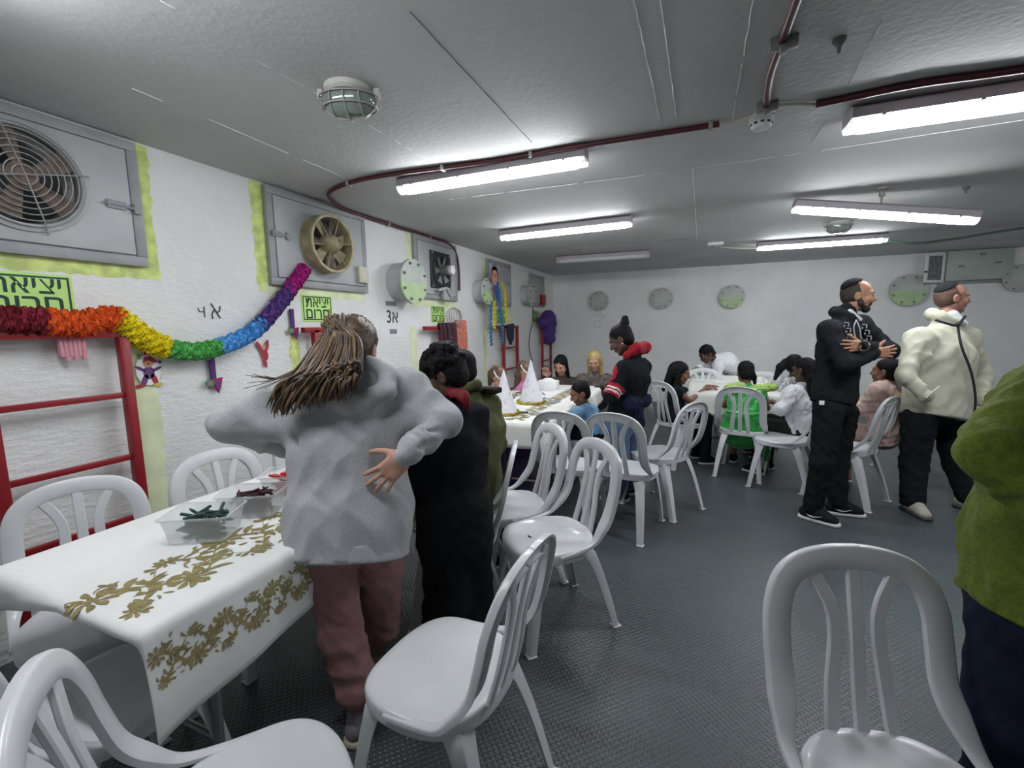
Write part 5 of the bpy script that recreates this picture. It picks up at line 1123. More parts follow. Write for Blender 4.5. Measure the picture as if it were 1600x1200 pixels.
# ---- boy in black with curly hair, bending over the table
J = skel((-1.06, 1.86), (-.85, .25), 1.46, lean=.12, hs=.95)
J.update(pel=AT(712, 820, 1.95), chest=AT(708, 705, 1.95), neck=AT(708, 632, 1.96), head=AT(696, 586, 1.97), sL=AT(672, 660, 1.86), eL=AT(655, 745, 1.84), wL=AT(640, 790, 1.97), sR=AT(742, 652, 2.06), eR=AT(738, 745, 2.10), wR=AT(690, 780, 2.18), kL=AT(698, 950, 1.90), kR=AT(738, 948, 2.0), hL=AT(696, 840, 1.90), hR=AT(732, 838, 2.0), aL=np.append(FL(695, 1050)[:2], .08), aR=np.append(FL(738, 1040)[:2], .08), hf=norm((-.80, -.10, -.50)))
BLK = fabric('black_fleece', (.009, .010, .013), .1, 200, .9, .2); BLKT = fabric('black_twill', (.008, .009, .011), .1, 200, .85, .2)
def curly(root, O, c, B, s, m):
    g = lambda x, y, z: c+(B[0]*x+B[1]*y+B[2]*z)*s
    rg_ = np.random.default_rng(3); ex = []
    for i in range(150):
        a = rg_.uniform(0, 6.283); el = rg_.uniform(-.15, 1.5); q = np.array((.088*math.cos(a)*math.cos(el), -.02+.10*math.sin(a)*math.cos(el), .045+.092*math.sin(el)))
        if q[1] > .07 and q[2] < .05: continue
        ex.append(E(g(*q), np.full(3, rg_.uniform(.014, .024))*s, B, .006))
    hair_cap(root, O, c, B, s, m, ex, 1.06, .0055, .003, 140)
def wide_legs(J, s, p): return [C(J['pel']+[0, 0, .06], J['pel']-[0, 0, .05], .15, .15, .04, norm(J['sR']-J['sL']), 1.2)]+[q for n_ in 'LR' for q in (C(J['h'+n_], J['k'+n_], .098, .098, .04, wr=(.005, 2, .4)), C(J['k'+n_], J['a'+n_]+[0, 0, .02], .098, .10, .03, wr=(.006, 2, 1.2)))]
def boy_extra(root, O, J, s, hc, hB, hs):
    p = AT(711, 616, 1.90); vmesh('collar', [volume([C(p+[-.03, .0, .01], p+[.03, .02, -.015], .022, .028, .02), C(p+[.03, .02, -.015], p+[.035, .03, -.05], .026, .022, .02)], .006, fold=.006, fscale=40)], mat('red_collar', (.20, .008, .018), .7), root, O)
person('boy in black with curly hair bending over the table', J, SK_D, BLK, BLKT, H_BLK, BLK, dict(L=dict(d=(-.6, .3, -.5), palm=(0, 0, -1))), res=.009, hair_fn=curly, ease=.028, hem=-.08, leg_fn=wide_legs, top_kw=dict(fold=.004, fscale=16), extra=boy_extra)

# ---- boy in the olive jacket behind him
J = skel((-1.18, 2.30), (-.75, .55), 1.42, lean=.05, hs=.95)
J.update(pel=AT(745, 760, 2.52), chest=AT(745, 672, 2.52), neck=AT(733, 612, 2.54), head=AT(722, 578, 2.56), sL=AT(712, 632, 2.45), eL=AT(705, 690, 2.42), wL=AT(690, 720, 2.5), sR=AT(765, 632, 2.62), eR=AT(778, 690, 2.62), wR=AT(762, 722, 2.68), hf=norm((-.65, .50, -.25)))
OLV = fabric('olive_twill', (.075, .078, .030), .15, 160, .85, .15)
def short_hair(root, O, c, B, s, m): hair_cap(root, O, c, B, s, m, (), 1.0, .006, .001, 150)
def olive_extra(root, O, J, s, hc, hB, hs):
    a, b = AT(722, 607, 2.46), AT(762, 618, 2.52); vmesh('shirt_collar', [volume([C(AT(718, 612, 2.45), AT(745, 600, 2.46), .02, .026, .015), C(AT(745, 600, 2.46), AT(752, 610, 2.55), .024, .02, .015)], .007)], OLV, root, O)
    MB().box(AT(765, 612, 2.55)-[.06, .05, .01], AT(765, 612, 2.55)+[.06, .05, .025], .012).build('epaulette', fabric('dark_leather', (.02, .013, .012)), root, O)
person('boy in olive jacket with short black hair', J, SK_T, OLV, BLKT, H_BLK, BLK, dict(R=dict(d=(-.4, .5, -.5), palm=(-1, 0, 0))), res=.010, hair_fn=short_hair, ease=.028, hem=-.12, eyes=False, top_kw=dict(fold=.005, fscale=16), extra=olive_extra, tname='jacket')

# ---- woman with black jacket, red hood and hair bun
J = skel((-.58, 3.66), (-.92, .30), 1.60, lean=.18)
J.update(pel=AT(975, 655, 3.66), chest=AT(988, 592, 3.66), neck=AT(990, 556, 3.68), head=AT(970, 530, 3.66), sL=AT(975, 578, 3.50), eL=AT(955, 618, 3.46), wL=AT(947, 613, 3.60), sR=AT(1004, 574, 3.84), eR=AT(992, 622, 3.92), wR=AT(956, 617, 3.80), hL=AT(965, 670, 3.58), hR=AT(984, 670, 3.74), kL=AT(968, 722, 3.56), kR=AT(985, 722, 3.74), hf=norm((-.85, .05, -.55)))
J['aL'] = np.append(FL(968, 782)[:2], .09); J['aR'] = np.append(FL(980, 772)[:2], .09); J['tL'] = J['tR'] = norm((-.9, -.2, 0))
REDF = fabric('red_jersey', (.30, .008, .022)); DENIM = fabric('blue_denim', (.065, .10, .17), .15, 220, .85, .25, 14); WHT = fabric('white_cotton', (.62, .63, .66), .08, 200, .85, .04)
def bun(root, O, c, B, s, m):
    hair_cap(root, O, c, B, s, m, lambda g: [E(g(0, -.095, .095), np.array((.042, .042, .036))*s, B, .012), E(g(0, -.118, .125), np.array((.030, .030, .028))*s, B, .012)], 1.0, .006, .001, 150)
def stripe_pick(c):
    J_ = _JR; k = np.zeros(len(c), int)
    for e_, s_, w_ in ((J_['eL'], J_['sL'], J_['wL']), (J_['eR'], J_['sR'], J_['wR'])):
        ax = norm(s_-e_); t = (c-e_)@ax; near = np.linalg.norm(c-e_-np.outer(t, ax), axis=1) < .085
        k[near & (t > .0) & (t < .09)] = 1; k[near & (((t > .022) & (t < .034)) | ((t > .048) & (t < .060)))] = 2
    k[np.linalg.norm((c-AT(957, 582, 3.56))*(1, .6, 1), axis=1) < .085] = 1
    return k
_JR = J
def red_extra(root, O, J, s, hc, hB, hs):
    n = J['neck']; g = lambda px, py, d: AT(px, py, d)
    vmesh('red_hood', [volume([C(g(978, 556, 3.58), g(994, 545, 3.60), .032, .046, .02), C(g(994, 545, 3.60), g(1008, 543, 3.72), .048, .052, .03), C(g(1008, 543, 3.72), g(990, 554, 3.82), .05, .035, .02)], .008, fold=.006, fscale=22)], REDF, root, O)
    vmesh('waist_jacket', [volume([C(g(985, 632, 3.52), g(1008, 625, 3.72), .075, .06, .02), C(g(990, 638, 3.55), g(1000, 660, 3.58), .06, .05, .02)], .010, fold=.008, fscale=40)], fabric('navy_nylon', (.012, .014, .035)), root, O)
    m_ = MB(); m_.sphere(hc+(hB[0]*-.085+hB[1]*-.01+hB[2]*-.045)*hs, .006, 8, 6); m_.build('earring', mat('pearl', (.8, .75, .7), .2), root, O)
person('standing woman in black jacket with red hood and hair bun', J, SK_D, BLK, DENIM, H_BLK, fabric('navy_shoe', (.015, .017, .03)), dict(L=dict(d=(-.45, .3, .55), palm=(.5, .6, .2), s=.85, curl=.7), R=dict(d=(-.45, -.3, .5), palm=(.5, -.6, .2), s=.85, curl=.7)), res=.010, hair_fn=bun, ease=.032, hem=-.03, top_pick=stripe_pick, top_mats=[BLK, REDF, WHT], top_kw=dict(fold=.005, fscale=18), extra=red_extra, legease=.026, tname='jacket')
ph = AT(938, 603, 3.64); tag(MB().box(ph+[-.035, -.07, -.005], ph+[.035, .07, .005], .003).build('phone', mat('phone_case', (.02, .02, .022), .2)), 'dark phone held by the standing woman with red hood', 'phone')

# ---- man in black, arms crossed
J = skel((.92, 3.86), (.93, -.20), 1.76)
J.update(pel=AT(1302, 625, 3.36), chest=AT(1312, 545, 3.38), neck=AT(1322, 489, 3.38), head=AT(1341, 461, 3.38), sR=AT(1294, 516, 3.28), eR=AT(1322, 570, 3.12), wR=AT(1366, 552, 3.20), sL=AT(1345, 507, 3.52), eL=AT(1392, 548, 3.38), wL=AT(1345, 540, 3.16), hR=AT(1294, 645, 3.28), hL=AT(1318, 645, 3.46), kR=AT(1284, 725, 3.26), kL=AT(1308, 722, 3.46), hf=norm((.97, -.12, -.10)))
J['aR'] = np.append(FL(1268, 812)[:2], .10); J['aL'] = np.append(FL(1308, 803)[:2], .10); J['tR'] = norm((.85, -.45, 0)); J['tL'] = norm((.99, .05, 0))
def kippah_hair(m_k, grey=False):
    def fn(root, O, c, B, s, m):
        g = lambda x, y, z: c+(B[0]*x+B[1]*y+B[2]*z)*s
        vmesh('hair', [volume([E(g(0, -.028, .022), np.array((.079, .093, .088))*s, B, .02), E(g(0, -.045, -.03), np.array((.070, .057, .05))*s, B, .03)], .006, fold=.0012, fscale=160)], m, root, O)
        vmesh('skullcap', [volume([E(g(0, -.030, .052), np.array((.082, .092, .076))*s, B, .02), CLIP(g(0, -.045, .075), B[2]*.8-B[1]*.6)], .005)], m_k, root, O)
    return fn
def beard_extra(root, O, J, s, hc, hB, hs):
    g = lambda x, y, z: hc+(hB[0]*x+hB[1]*y+hB[2]*z)*hs
    vmesh('beard', [volume([C(g(-.057, .006, -.030), g(-.052, .016, -.062), .014*hs, .020*hs, .01), C(g(.057, .006, -.030), g(.052, .016, -.062), .014*hs, .020*hs, .01), C(g(-.050, .016, -.062), g(-.012, .062, -.104), .024*hs, .026*hs, .02), C(g(.050, .016, -.062), g(.012, .062, -.104), .024*hs, .026*hs, .02), C(g(-.026, .084, -.050), g(.026, .084, -.050), .010*hs, None, .008), C(g(-.03, .078, -.055), g(-.022, .068, -.09), .012*hs, None, .01), C(g(.03, .078, -.055), g(.022, .068, -.09), .012*hs, None, .01), E(g(0, .068, -.10), np.array((.03, .024, .02))*hs, hB, .01)], .0055, fold=.0015, fscale=160)], mat('beard_hair', (.025, .019, .016), .7), root, O)
    fw = norm((.93, -.35, 0)); r = np.array((fw[1], -fw[0], 0))
    n = J['neck']; vmesh('shirt_collar', [volume([C(n-r*.055+fw*.03+[0, 0, .01], n+fw*.085+[0, 0, -.05], .018, .014, .01), C(n+r*.055+fw*.03+[0, 0, .01], n+fw*.085+[0, 0, -.05], .018, .014, .01), C(n-r*.06-fw*.03+[0, 0, .03], n-r*.055+fw*.03+[0, 0, .01], .016, .018, .01)], .006)], WHT, root, O)
    # pale lettering-like print on the chest and drawcords
    for i, (px, py) in enumerate(((1322, 507), (1325, 516), (1327, 525), (1331, 532), (1350, 510), (1354, 519), (1357, 528))):
        c = AT(px, py, 3.18); m_ = MB(); m_.tube([c+[-.014, -.01, .014], c+[.012, -.012, .012], c+[.012, -.012, -.014]], .0045, 6); m_.tube([c+[-.012, -.01, -.002], c+[-.012, -.01, -.018]], .0045, 6); m_.build('chest_print', mat('print_grey', (.30, .31, .33), .6), root, O)
    for x in (1334, 1343): MB().tube(crom([AT(1338, 500, 3.22), AT(x, 512, 3.17), AT(x+3, 530, 3.16)], 5), .004, 6).build('drawcord', mat('print_grey', (.30, .31, .33), .6), root, O)
    w_ = AT(1350, 541, 3.10); MB().torus(w_, AT(1330, 545, 3.1)-AT(1365, 552, 3.2), .034, .007, 20, 8).build('watch', mat('watch_dark', (.06, .05, .04), .3), root, O)
    b = AT(1282, 622, 3.20); MB().box(b+[-.02, -.02, -.055], b+[.03, .02, .04], .006).box(b+[-.015, -.026, -.05], b+[.02, -.018, -.01], .003).build('belt_pouch', BLKT, root, O); MB().box(b+[-.012, -.03, -.045], b+[.02, -.025, -.015], .002).build('id_tag', M_PAPER, root, O)
def man_top(J, s, dflt):
    p = dflt(); n = J['neck']; fw = norm((.93, -.35, 0)); r = np.array((fw[1], -fw[0], 0))
    p += [C(n-fw*.07+[0, 0, .01], n-fw*.03-r*.085+[0, 0, -.005], .042, .036, .02), C(n-fw*.07+[0, 0, .01], n-fw*.03+r*.085+[0, 0, -.005], .042, .036, .02), C(n-fw*.03-r*.085, n+fw*.05-r*.06-[0, 0, .045], .034, .02, .02), C(n-fw*.03+r*.085, n+fw*.05+r*.06-[0, 0, .045], .034, .02, .02)]
    return p
def shoe_mark(so, O, b0, t, x, s):
    sg = 1 if np.dot(x, -b0) > 0 else -1
    pt = crom([b0+t*q*s+x*sg*w_*s+np.array((0, 0, z))*s for q, w_, z in ((-.035, .041, .066), (-.005, .0455, .046), (.03, .050, .044), (.075, .0465, .058))], 4)
    MB().tube(pt, [.002, .004, .0055, .0065, .007, .007, .0065, .006, .005, .004, .003, .002, .001], 6).build('shoe_mark', M_SOLE, so, O)
SHOEB = (fabric('black_mesh', (.014, .014, .016)), M_SOLE)
person('bearded man in black hoodie with arms crossed', J, SK_T, fabric('black_hoodie', (.012, .013, .016), .1, 200, .9, .2), BLKT, H_DKB, SHOEB, dict(L=dict(d=AT(1325, 541, 3.12)-AT(1345, 540, 3.16), palm=(0, 1, 0), curl=.3, side=-1), R=dict(d=(.9, .2, .1), palm=(0, 1, 0), curl=.4)), res=.0095, hair_fn=kippah_hair(fabric('black_knit', (.010, .010, .012))), ease=.026, hem=-.03, top_fn=man_top, top_kw=dict(fold=.004, fscale=17), extra=beard_extra, tname='hoodie', shoe_fn=shoe_mark)

# ---- man in the cream zipped hoodie
J = skel((1.68, 4.33), (.85, -.50), 1.74)
J.update(pel=AT(1462, 632, 3.50), chest=AT(1470, 560, 3.50), neck=AT(1480, 495, 3.52), head=AT(1488, 465, 3.52), sR=AT(1434, 530, 3.44), eR=AT(1414, 588, 3.36), wR=AT(1446, 618, 3.29), sL=AT(1512, 528, 3.58), eL=AT(1536, 590, 3.58), wL=AT(1534, 625, 3.48), hR=AT(1436, 655, 3.46), hL=AT(1482, 655, 3.55), kR=AT(1428, 722, 3.48), kL=AT(1495, 722, 3.55), hf=norm((.97, .10, -.05)))
J['aR'] = np.append(FL(1424, 800)[:2], .10); J['aL'] = np.append(FL(1512, 795)[:2], .10); J['tR'] = norm((.25, -.95, 0)); J['tL'] = norm((.9, -.45, 0))
CREAM = fabric('cream_fleece', (.53, .52, .42), .15, 200, .9, .05)
def cream_top(J, s, dflt):
    lat = norm(J['sR']-J['sL']); tu = norm(J['neck']-J['pel']); p = [C(J['pel']-tu*.12, J['chest'], .195, .185, .05, lat, 1.30), C(J['chest'], J['neck']-tu*.08, .175, .085, .06, lat, 1.45), CLIP(J['pel']-tu*.10, tu), C(J['sL'], J['sR'], .066, None, .10)]
    for n_, sd in (('L', 1.0), ('R', 2.2)): p += [C(J['s'+n_], J['e'+n_], .070, .062, .10, wr=(.010, 3, sd)), C(J['e'+n_], J['w'+n_], .062, .050, .03, wr=(.014, 3.5, sd+.6))]
    n = J['neck']; fw = norm((.85, -.50, 0)); r = np.array((fw[1], -fw[0], 0))
    p += [C(n-fw*.09+[0, 0, .02], n-fw*.02-r*.10, .052, .045, .02), C(n-fw*.09+[0, 0, .02], n-fw*.02+r*.10, .052, .045, .02), C(n-fw*.02-r*.10, n+fw*.10-r*.045-[0, 0, .05], .042, .025, .02), C(n-fw*.02+r*.10, n+fw*.10+r*.045-[0, 0, .05], .042, .025, .02)]
    return p
def cream_extra(root, O, J, s, hc, hB, hs):
    z = crom([AT(1496, 505, 3.32), AT(1502, 540, 3.235), AT(1517, 580, 3.225), AT(1524, 620, 3.235), AT(1522, 650, 3.26)], 6); MB().tube(z, .008, 6).build('zip', fabric('zip_dark', (.03, .03, .035)), root, O)
    MB().tube(crom([AT(1462, 500, 3.36), AT(1478, 505, 3.31), AT(1496, 508, 3.30), AT(1508, 494, 3.34)], 5), .009, 6).build('collar_binding', fabric('zip_dark', (.03, .03, .035)), root, O)
    MB().tube(crom([AT(1447, 622, 3.245), AT(1458, 612, 3.235), AT(1468, 604, 3.24)], 5), .006, 6).build('pocket_edge', CREAM, root, O)
    n = J['neck']; fw = norm((.85, -.50, 0)); vmesh('undershirt', [volume([C(n+fw*.02, n+fw*.08-[0, 0, .06], .055, .04, .02)], .008)], WHT, root, O)
person('heavy man in cream zipped hoodie, hands in pockets', J, SK_R, CREAM, fabric('black_trouser', (.010, .011, .014)), mat('hair_stubble', (.10, .055, .04), .7), (fabric('cream_trainer', (.42, .40, .33)), mat('navy_sole', (.05, .05, .07), .6)), {}, res=.010, hair_fn=kippah_hair(fabric('dark_grey_knit', (.02, .022, .024))), top_fn=cream_top, top_kw=dict(fold=.006, fscale=16), legease=.035, extra=cream_extra, tname='hoodie')

# ---- person in the green fleece at the edge
J = skel((.80, 1.33), (-.55, -.65), 1.66)
gb = np.array((.80, 1.335, 0)); J.update(pel=gb+[0, 0, .92], chest=gb+[0, .0, 1.20], neck=gb+[0, 0, 1.40], head=gb+[-.02, -.02, 1.55])
J['sR'] = AT(1640, 615, 1.04); J['eR'] = AT(1548, 708, .98); J['wR'] = AT(1660, 792, .90); J['sL'] = gb+[.20, -.10, 1.34]; J['eL'] = gb+[.24, -.24, 1.10]; J['wL'] = gb+[.05, -.34, 1.10]
GRN = fabric('moss_green_fleece', (.115, .145, .018), .35, 140, .95, .18, 60)
def green_top(J, s, dflt):
    b = gb; lat = norm((.75, -.55, 0))
    p = [C(b+[0, 0, .70], b+[0, 0, .95], .165, .155, .05, lat, 1.30), C(b+[0, 0, .95], b+[0, 0, 1.22], .15, .125, .06, lat, 1.25), C(b+[0, 0, 1.22], b+[0, 0, 1.36], .125, .07, .06, lat, 1.4), CLIP(b+[0, 0, .775], (.06, .03, 1)), C(J['sL'], J['sR'], .07, None, .05)]
    p += [C(AT(1610, 690, 1.0), AT(1625, 790, .97), .085, .085, .06), C(AT(1565, 700, .99), AT(1625, 740, .99), .060, .09, .05)]
    for n_, sd in (('L', 1.0), ('R', 2.2)): p += [C(J['s'+n_], J['e'+n_], .066, .052, .05, wr=(.012, 2.5, sd)), C(J['e'+n_], J['w'+n_], .052, .056, .03, wr=(.012, 2.5, sd+1))]
    return p
def jean_legs(J, s, p): return [C(gb+[0, 0, .92], gb+[0, 0, .80], .14, .15, .04, norm((.75, -.55, 0)), 1.28)]+[q for n_ in 'LR' for q in (C(J['h'+n_], J['k'+n_], .105, .085, .04, wr=(.003, 3, .5)), C(J['k'+n_], J['a'+n_], .08, .07, .03, wr=(.004, 4, .9)))]
def plain_long(root, O, c, B, s, m): hair_cap(root, O, c, B, s, m, lambda g: [C(g(0, -.07, .0), g(0, -.09, -.2), .07*s, .05*s, .03)], 1.04)
person('person in moss green fleece and dark jeans, arms folded', J, SK_L, GRN, fabric('navy_denim', (.012, .017, .035), .15, 200, .85, .25, 12), H_DKB, BLK, None, res=.009, hair_fn=plain_long, top_fn=green_top, leg_fn=jean_legs, top_kw=dict(fold=.004, fscale=18), tname='fleece')

# ---- children and women seated at the tables
def straight(L, r0, r1, out=0.0, sides=True):
    def fn(root, O, c, B, s, m):
        def ex(g):
            q = [C(g(0, -.07, .02), g(out, -.10, -L), r0*s*1.2, r1*s, .03)]
            if sides: q += [C(g(-.068, -.015, .03), g(-.075+out, .01, -L), .03*s, r1*s*.7, .02), C(g(.068, -.015, .03), g(.075+out, .01, -L), .03*s, r1*s*.7, .02)]
            return q
        hair_cap(root, O, c, B, s, m, ex, 1.04, .008, .004, 70)
    return fn
def pony(px, py, d, r=.045, top=(0, -.10, .05)):
    def fn(root, O, c, B, s, m):
        e_ = AT(px, py, d); hair_cap(root, O, c, B, s, m, lambda g: [C(g(*top), (g(*top)+e_)/2+np.array((0, 0, .03)), r, r*1.1, .02), C((g(*top)+e_)/2+np.array((0, 0, .03)), e_, r*1.1, r*.5, .02)], 1.02, .008, .004, 70)
    return fn
# small boy in blue leaning on the hat table
J = skel((-.86, 3.92), (-.95, .1), 1.12, sit=.46, lean=.28, hs=.90)
J.update(head=AT(906, 614, 4.02), neck=AT(914, 634, 4.04), chest=AT(918, 655, 4.06), sL=AT(903, 645, 3.92), eL=AT(890, 658, 3.92), wL=AT(884, 643, 4.05), sR=AT(925, 642, 4.15), eR=AT(905, 645, 4.22), wR=AT(888, 635, 4.2), hf=norm((-.80, -.45, -.40)))
BLUE = fabric('sky_blue_cotton', (.17, .33, .52), .1, 160, .85, .2, 20)
person('small boy in sky blue shirt leaning on the hat table', J, SK_B, BLUE, fabric('dark_trouser', (.015, .016, .022)), H_BLK, BLK, dict(L=dict(d=(-.8, .2, .3), palm=(0, 0, -1), s=.75), R=dict(d=(-.8, 0, .1), palm=(0, 0, -1), s=.75)), res=.009, hair_fn=short_hair, ease=.022, hem=-.04, tname='shirt')
# two small girls on the wall side
for (hx, hy, dd, lab, tc, tn, hp, arm) in [(781, 590, 4.55, 'small girl in lilac top with white headband', (.42, .24, .50), 'lilac_cotton', ((765, 600, 4.65)), (818, 628, 4.35)), (822, 580, 5.05, 'small girl in pink top with long brown hair', (.62, .20, .42), 'pink_cotton', ((806, 612, 5.1)), (838, 625, 4.75))]:
    hd = AT(hx, hy, dd); b = hd+np.array((-.06, -.02, 0)); J = skel((b[0], b[1]), (.80, .45), 1.10, sit=.46, lean=.12, hs=.88); J['head'] = hd; J['neck'] = hd+np.array((-.02, -.01, -.13)); J['chest'] = hd+np.array((-.05, -.02, -.24)); J['pel'] = np.append(b[:2], .50); r = J['r']
    J['sL'] = J['neck']-r*.11+[0, 0, -.05]; J['sR'] = J['neck']+r*.11+[0, 0, -.05]; wr_ = AT(*arm); J['wR'] = wr_; J['eR'] = (J['sR']+wr_)/2+np.array((0, -.02, -.07)); J['wL'] = wr_+[.05, .14, 0]; J['eL'] = (J['sL']+J['wL'])/2+np.array((0, .02, -.07)); J['hf'] = norm((.85, -.15, -.45))
    def g_extra(root, O, J, s, hc, hB, hs):
        MB().torus(hc+hB[2]*.035*hs-hB[1]*.01, hB[2]*.9+hB[1]*.35, .088*hs, .007, 24, 6).build('headband', M_PAPER, root, O)
    person(lab, J, SK_L, fabric(tn, tc), fabric('child_denim', (.05, .09, .15)), mat('hair_mid_brown', (.12, .07, .04), .45, var=.3, vscale=30), M_PAPER, dict(R=dict(d=(.8, .1, -.1), palm=(0, 0, -1), s=.7), L=dict(d=(.8, -.1, -.1), palm=(0, 0, -1), s=.7)), res=.011, hair_fn=pony(*hp, r=.045), ease=.012, sleeve=-.45, extra=g_extra, tname='top')
# dark haired woman holding up a phone, and the blonde woman beside her
J = skel((-1.70, 5.62), (.15, -1), 1.62, sit=.46, lean=.10); J['head'] = AT(876, 570, 5.62); J['neck'] = AT(877, 590, 5.70); J['chest'] = AT(877, 610, 5.75); J['pel'] = np.append(AT(877, 640, 5.78)[:2], .52)
J['sR'] = AT(858, 597, 5.70); J['sL'] = AT(897, 597, 5.72); J['eR'] = AT(845, 610, 5.5); J['wR'] = AT(852, 588, 5.40); J['eL'] = AT(897, 622, 5.55); J['wL'] = AT(872, 612, 5.38); J['hf'] = norm((-.05, -.85, -.5))
PLAID = mat('brown_plaid', (.10, .06, .045), .85, var=.5, vscale=12, col2=(.018, .014, .014))
person('dark haired woman in brown plaid shirt at the hat table', J, SK_L, PLAID, BLKT, H_BLK, BLK, dict(R=dict(d=(.2, -.3, .9), palm=(0, -1, 0), curl=.8), L=dict(d=(.5, -.6, .1), palm=(0, 0, -1))), res=.011, hair_fn=straight(.20, .05, .035), ease=.02, tname='shirt')
c_ = AT(853, 580, 5.38); tag(MB().box(c_+[-.035, -.006, -.07], c_+[.035, .006, .07], .004).build('phone', mat('phone_teal', (.02, .05, .06), .25)), 'teal phone held up by the dark haired woman', 'phone')
J = skel((-1.20, 5.72), (-.1, -1), 1.64, sit=.46, lean=.08); J['head'] = AT(929, 563, 5.58); J['neck'] = AT(929, 584, 5.65); J['chest'] = AT(929, 606, 5.7); J['pel'] = np.append(AT(929, 640, 5.74)[:2], .52)
J['sR'] = AT(909, 592, 5.66); J['sL'] = AT(950, 592, 5.68); J['eR'] = AT(902, 618, 5.55); J['wR'] = AT(920, 615, 5.38); J['eL'] = AT(955, 618, 5.55); J['wL'] = AT(935, 612, 5.38); J['hf'] = norm((.05, -.88, -.42))
person('blonde woman in dark patterned top at the hat table', J, SK_L, mat('dark_floral', (.03, .03, .035), .8, var=.5, vscale=30, col2=(.16, .13, .10)), BLKT, H_BLD, BLK, dict(R=dict(d=(.5, -.6, .2), palm=(0, 0, -1)), L=dict(d=(-.5, -.6, .2), palm=(0, 0, -1))), res=.011, hair_fn=straight(.24, .05, .04), ease=.02, tname='blouse')
# girl with long dark hair, side on
J = skel((-.22, 5.32), (.80, .35), 1.38, sit=.46, lean=.15, hs=.95); J['head'] = AT(1063, 582, 4.68); J['neck'] = AT(1058, 603, 4.72); J['chest'] = AT(1054, 625, 4.74); J['pel'] = np.append(AT(1048, 660, 4.74)[:2], .50)
J['sR'] = AT(1056, 611, 4.60); J['eR'] = AT(1078, 626, 4.62); J['wR'] = AT(1102, 607, 4.85); J['sL'] = AT(1064, 611, 4.86); J['eL'] = AT(1088, 616, 4.98); J['wL'] = AT(1105, 604, 5.1); J['hf'] = norm((.92, .10, -.25))
person('girl with long dark hair and dark sleeveless dress', J, SK_B, BLKT, BLKT, H_BLK, BLK, dict(R=dict(d=(.8, .3, .1), palm=(0, 0, -1), s=.85), L=dict(d=(.8, .1, .1), palm=(0, 0, -1), s=.85)), res=.010, hair_fn=straight(.22, .06, .045), ease=.012, sleeve=-.8, tname='dress')
# woman in the white shirt bending over the far table end
J = skel((.35, 7.0), (-.85, -.45), 1.62, lean=.95); J['head'] = AT(1103, 553, 6.15); J['neck'] = AT(1118, 560, 6.25); J['chest'] = AT(1135, 566, 6.35); J['pel'] = AT(1160, 595, 6.50); J['sR'] = AT(1122, 562, 6.42); J['sL'] = AT(1122, 572, 6.15); J['eL'] = AT(1118, 600, 6.1); J['wL'] = AT(1118, 610, 5.92); J['eR'] = AT(1098, 580, 6.35); J['wR'] = AT(1092, 574, 6.12); J['hf'] = norm((-.60, -.45, -.55))
for n_ in 'LR': J['h'+n_] = J['pel']+J['r']*(.08 if n_ == 'R' else -.08); J['k'+n_] = np.append(J['h'+n_][:2]+(.03, .03), .47); J['a'+n_] = np.append(J['h'+n_][:2]+(.04, .04), .09)
person('woman in white shirt bending over the table by the girl in green', J, SK_D, WHT, fabric('dark_skirt', (.02, .017, .016)), H_BLK, BLK, dict(L=dict(d=(-.5, -.6, -.3), palm=(0, 0, -1)), R=dict(d=(-.6, -.5, -.3), palm=(0, 0, -1))), res=.011, hair_fn=straight(.06, .05, .04, sides=False), ease=.035, tname='shirt')
# girl in the green dress, from behind
J = skel((.43, 5.06), (.15, .98), 1.30, sit=.46, lean=.1, hs=.95); J['head'] = AT(1165, 582, 4.40); J['neck'] = AT(1166, 603, 4.38); J['chest'] = AT(1163, 630, 4.37); J['pel'] = np.append(AT(1161, 670, 4.38)[:2], .51); r = J['r']
J['sL'] = J['neck']-r*.12+[0, 0, -.06]; J['sR'] = J['neck']+r*.12+[0, 0, -.06]; J['eL'] = J['sL']+[-.06, .10, -.16]; J['wL'] = J['eL']+[.05, .16, .06]; J['eR'] = J['sR']+[.08, .10, -.16]; J['wR'] = J['eR']+[-.05, .16, .06]; J['hf'] = norm((-.10, .95, -.3))
SATIN = mat('green_satin', (.015, .30, .045), .28, var=.3, vscale=9, sheen=.3); TULLE = mat('lime_tulle', (.36, .52, .13), .7, var=.15, vscale=40)
def dress_top(J, s, dflt):
    p = dflt(); b = J['pel']; return p+[C(b+[0, 0, .02], b+[0, .03, -.10], .15, .19, .04, J['r'], 1.15), C(b+[.17, -.03, -.05], b+[.21, -.06, -.34], .075, .03, .03), CLIP(b+[0, 0, -.38], (0, 0, 1))]
def tulle_extra(root, O, J, s, hc, hB, hs):
    for a, b in ((AT(1155, 603, 4.34), AT(1140, 606, 4.30)), (AT(1178, 608, 4.34), AT(1207, 605, 4.30))): vmesh('tulle_ruffle', [volume([C(a, b, .055, .05, .02, (0, 0, 1), .8)], .008, fold=.012, fscale=80)], TULLE, root, O)
    MB().torus(J['pel']+[0, 0, .10], (0, 0, 1), .155, .006, 30, 6).build('waist_ribbon', mat('mint_ribbon', (.25, .65, .30), .4), root, O)
person('girl in shiny green satin dress with lime tulle sleeves', J, SK_B, SATIN, None, H_BLK, BLK, dict(L=dict(d=(0, 1, 0), palm=(0, 0, -1), s=.8), R=dict(d=(0, 1, 0), palm=(0, 0, -1), s=.8)), res=.010, hair_fn=pony(1180, 606, 4.38, .022, (.05, -.08, -.02)), ease=.016, hem=-.02, sleeve=-.6, top_fn=dress_top, eyes=False, extra=tulle_extra, tname='dress', top_kw=dict(fold=.006, fscale=30))
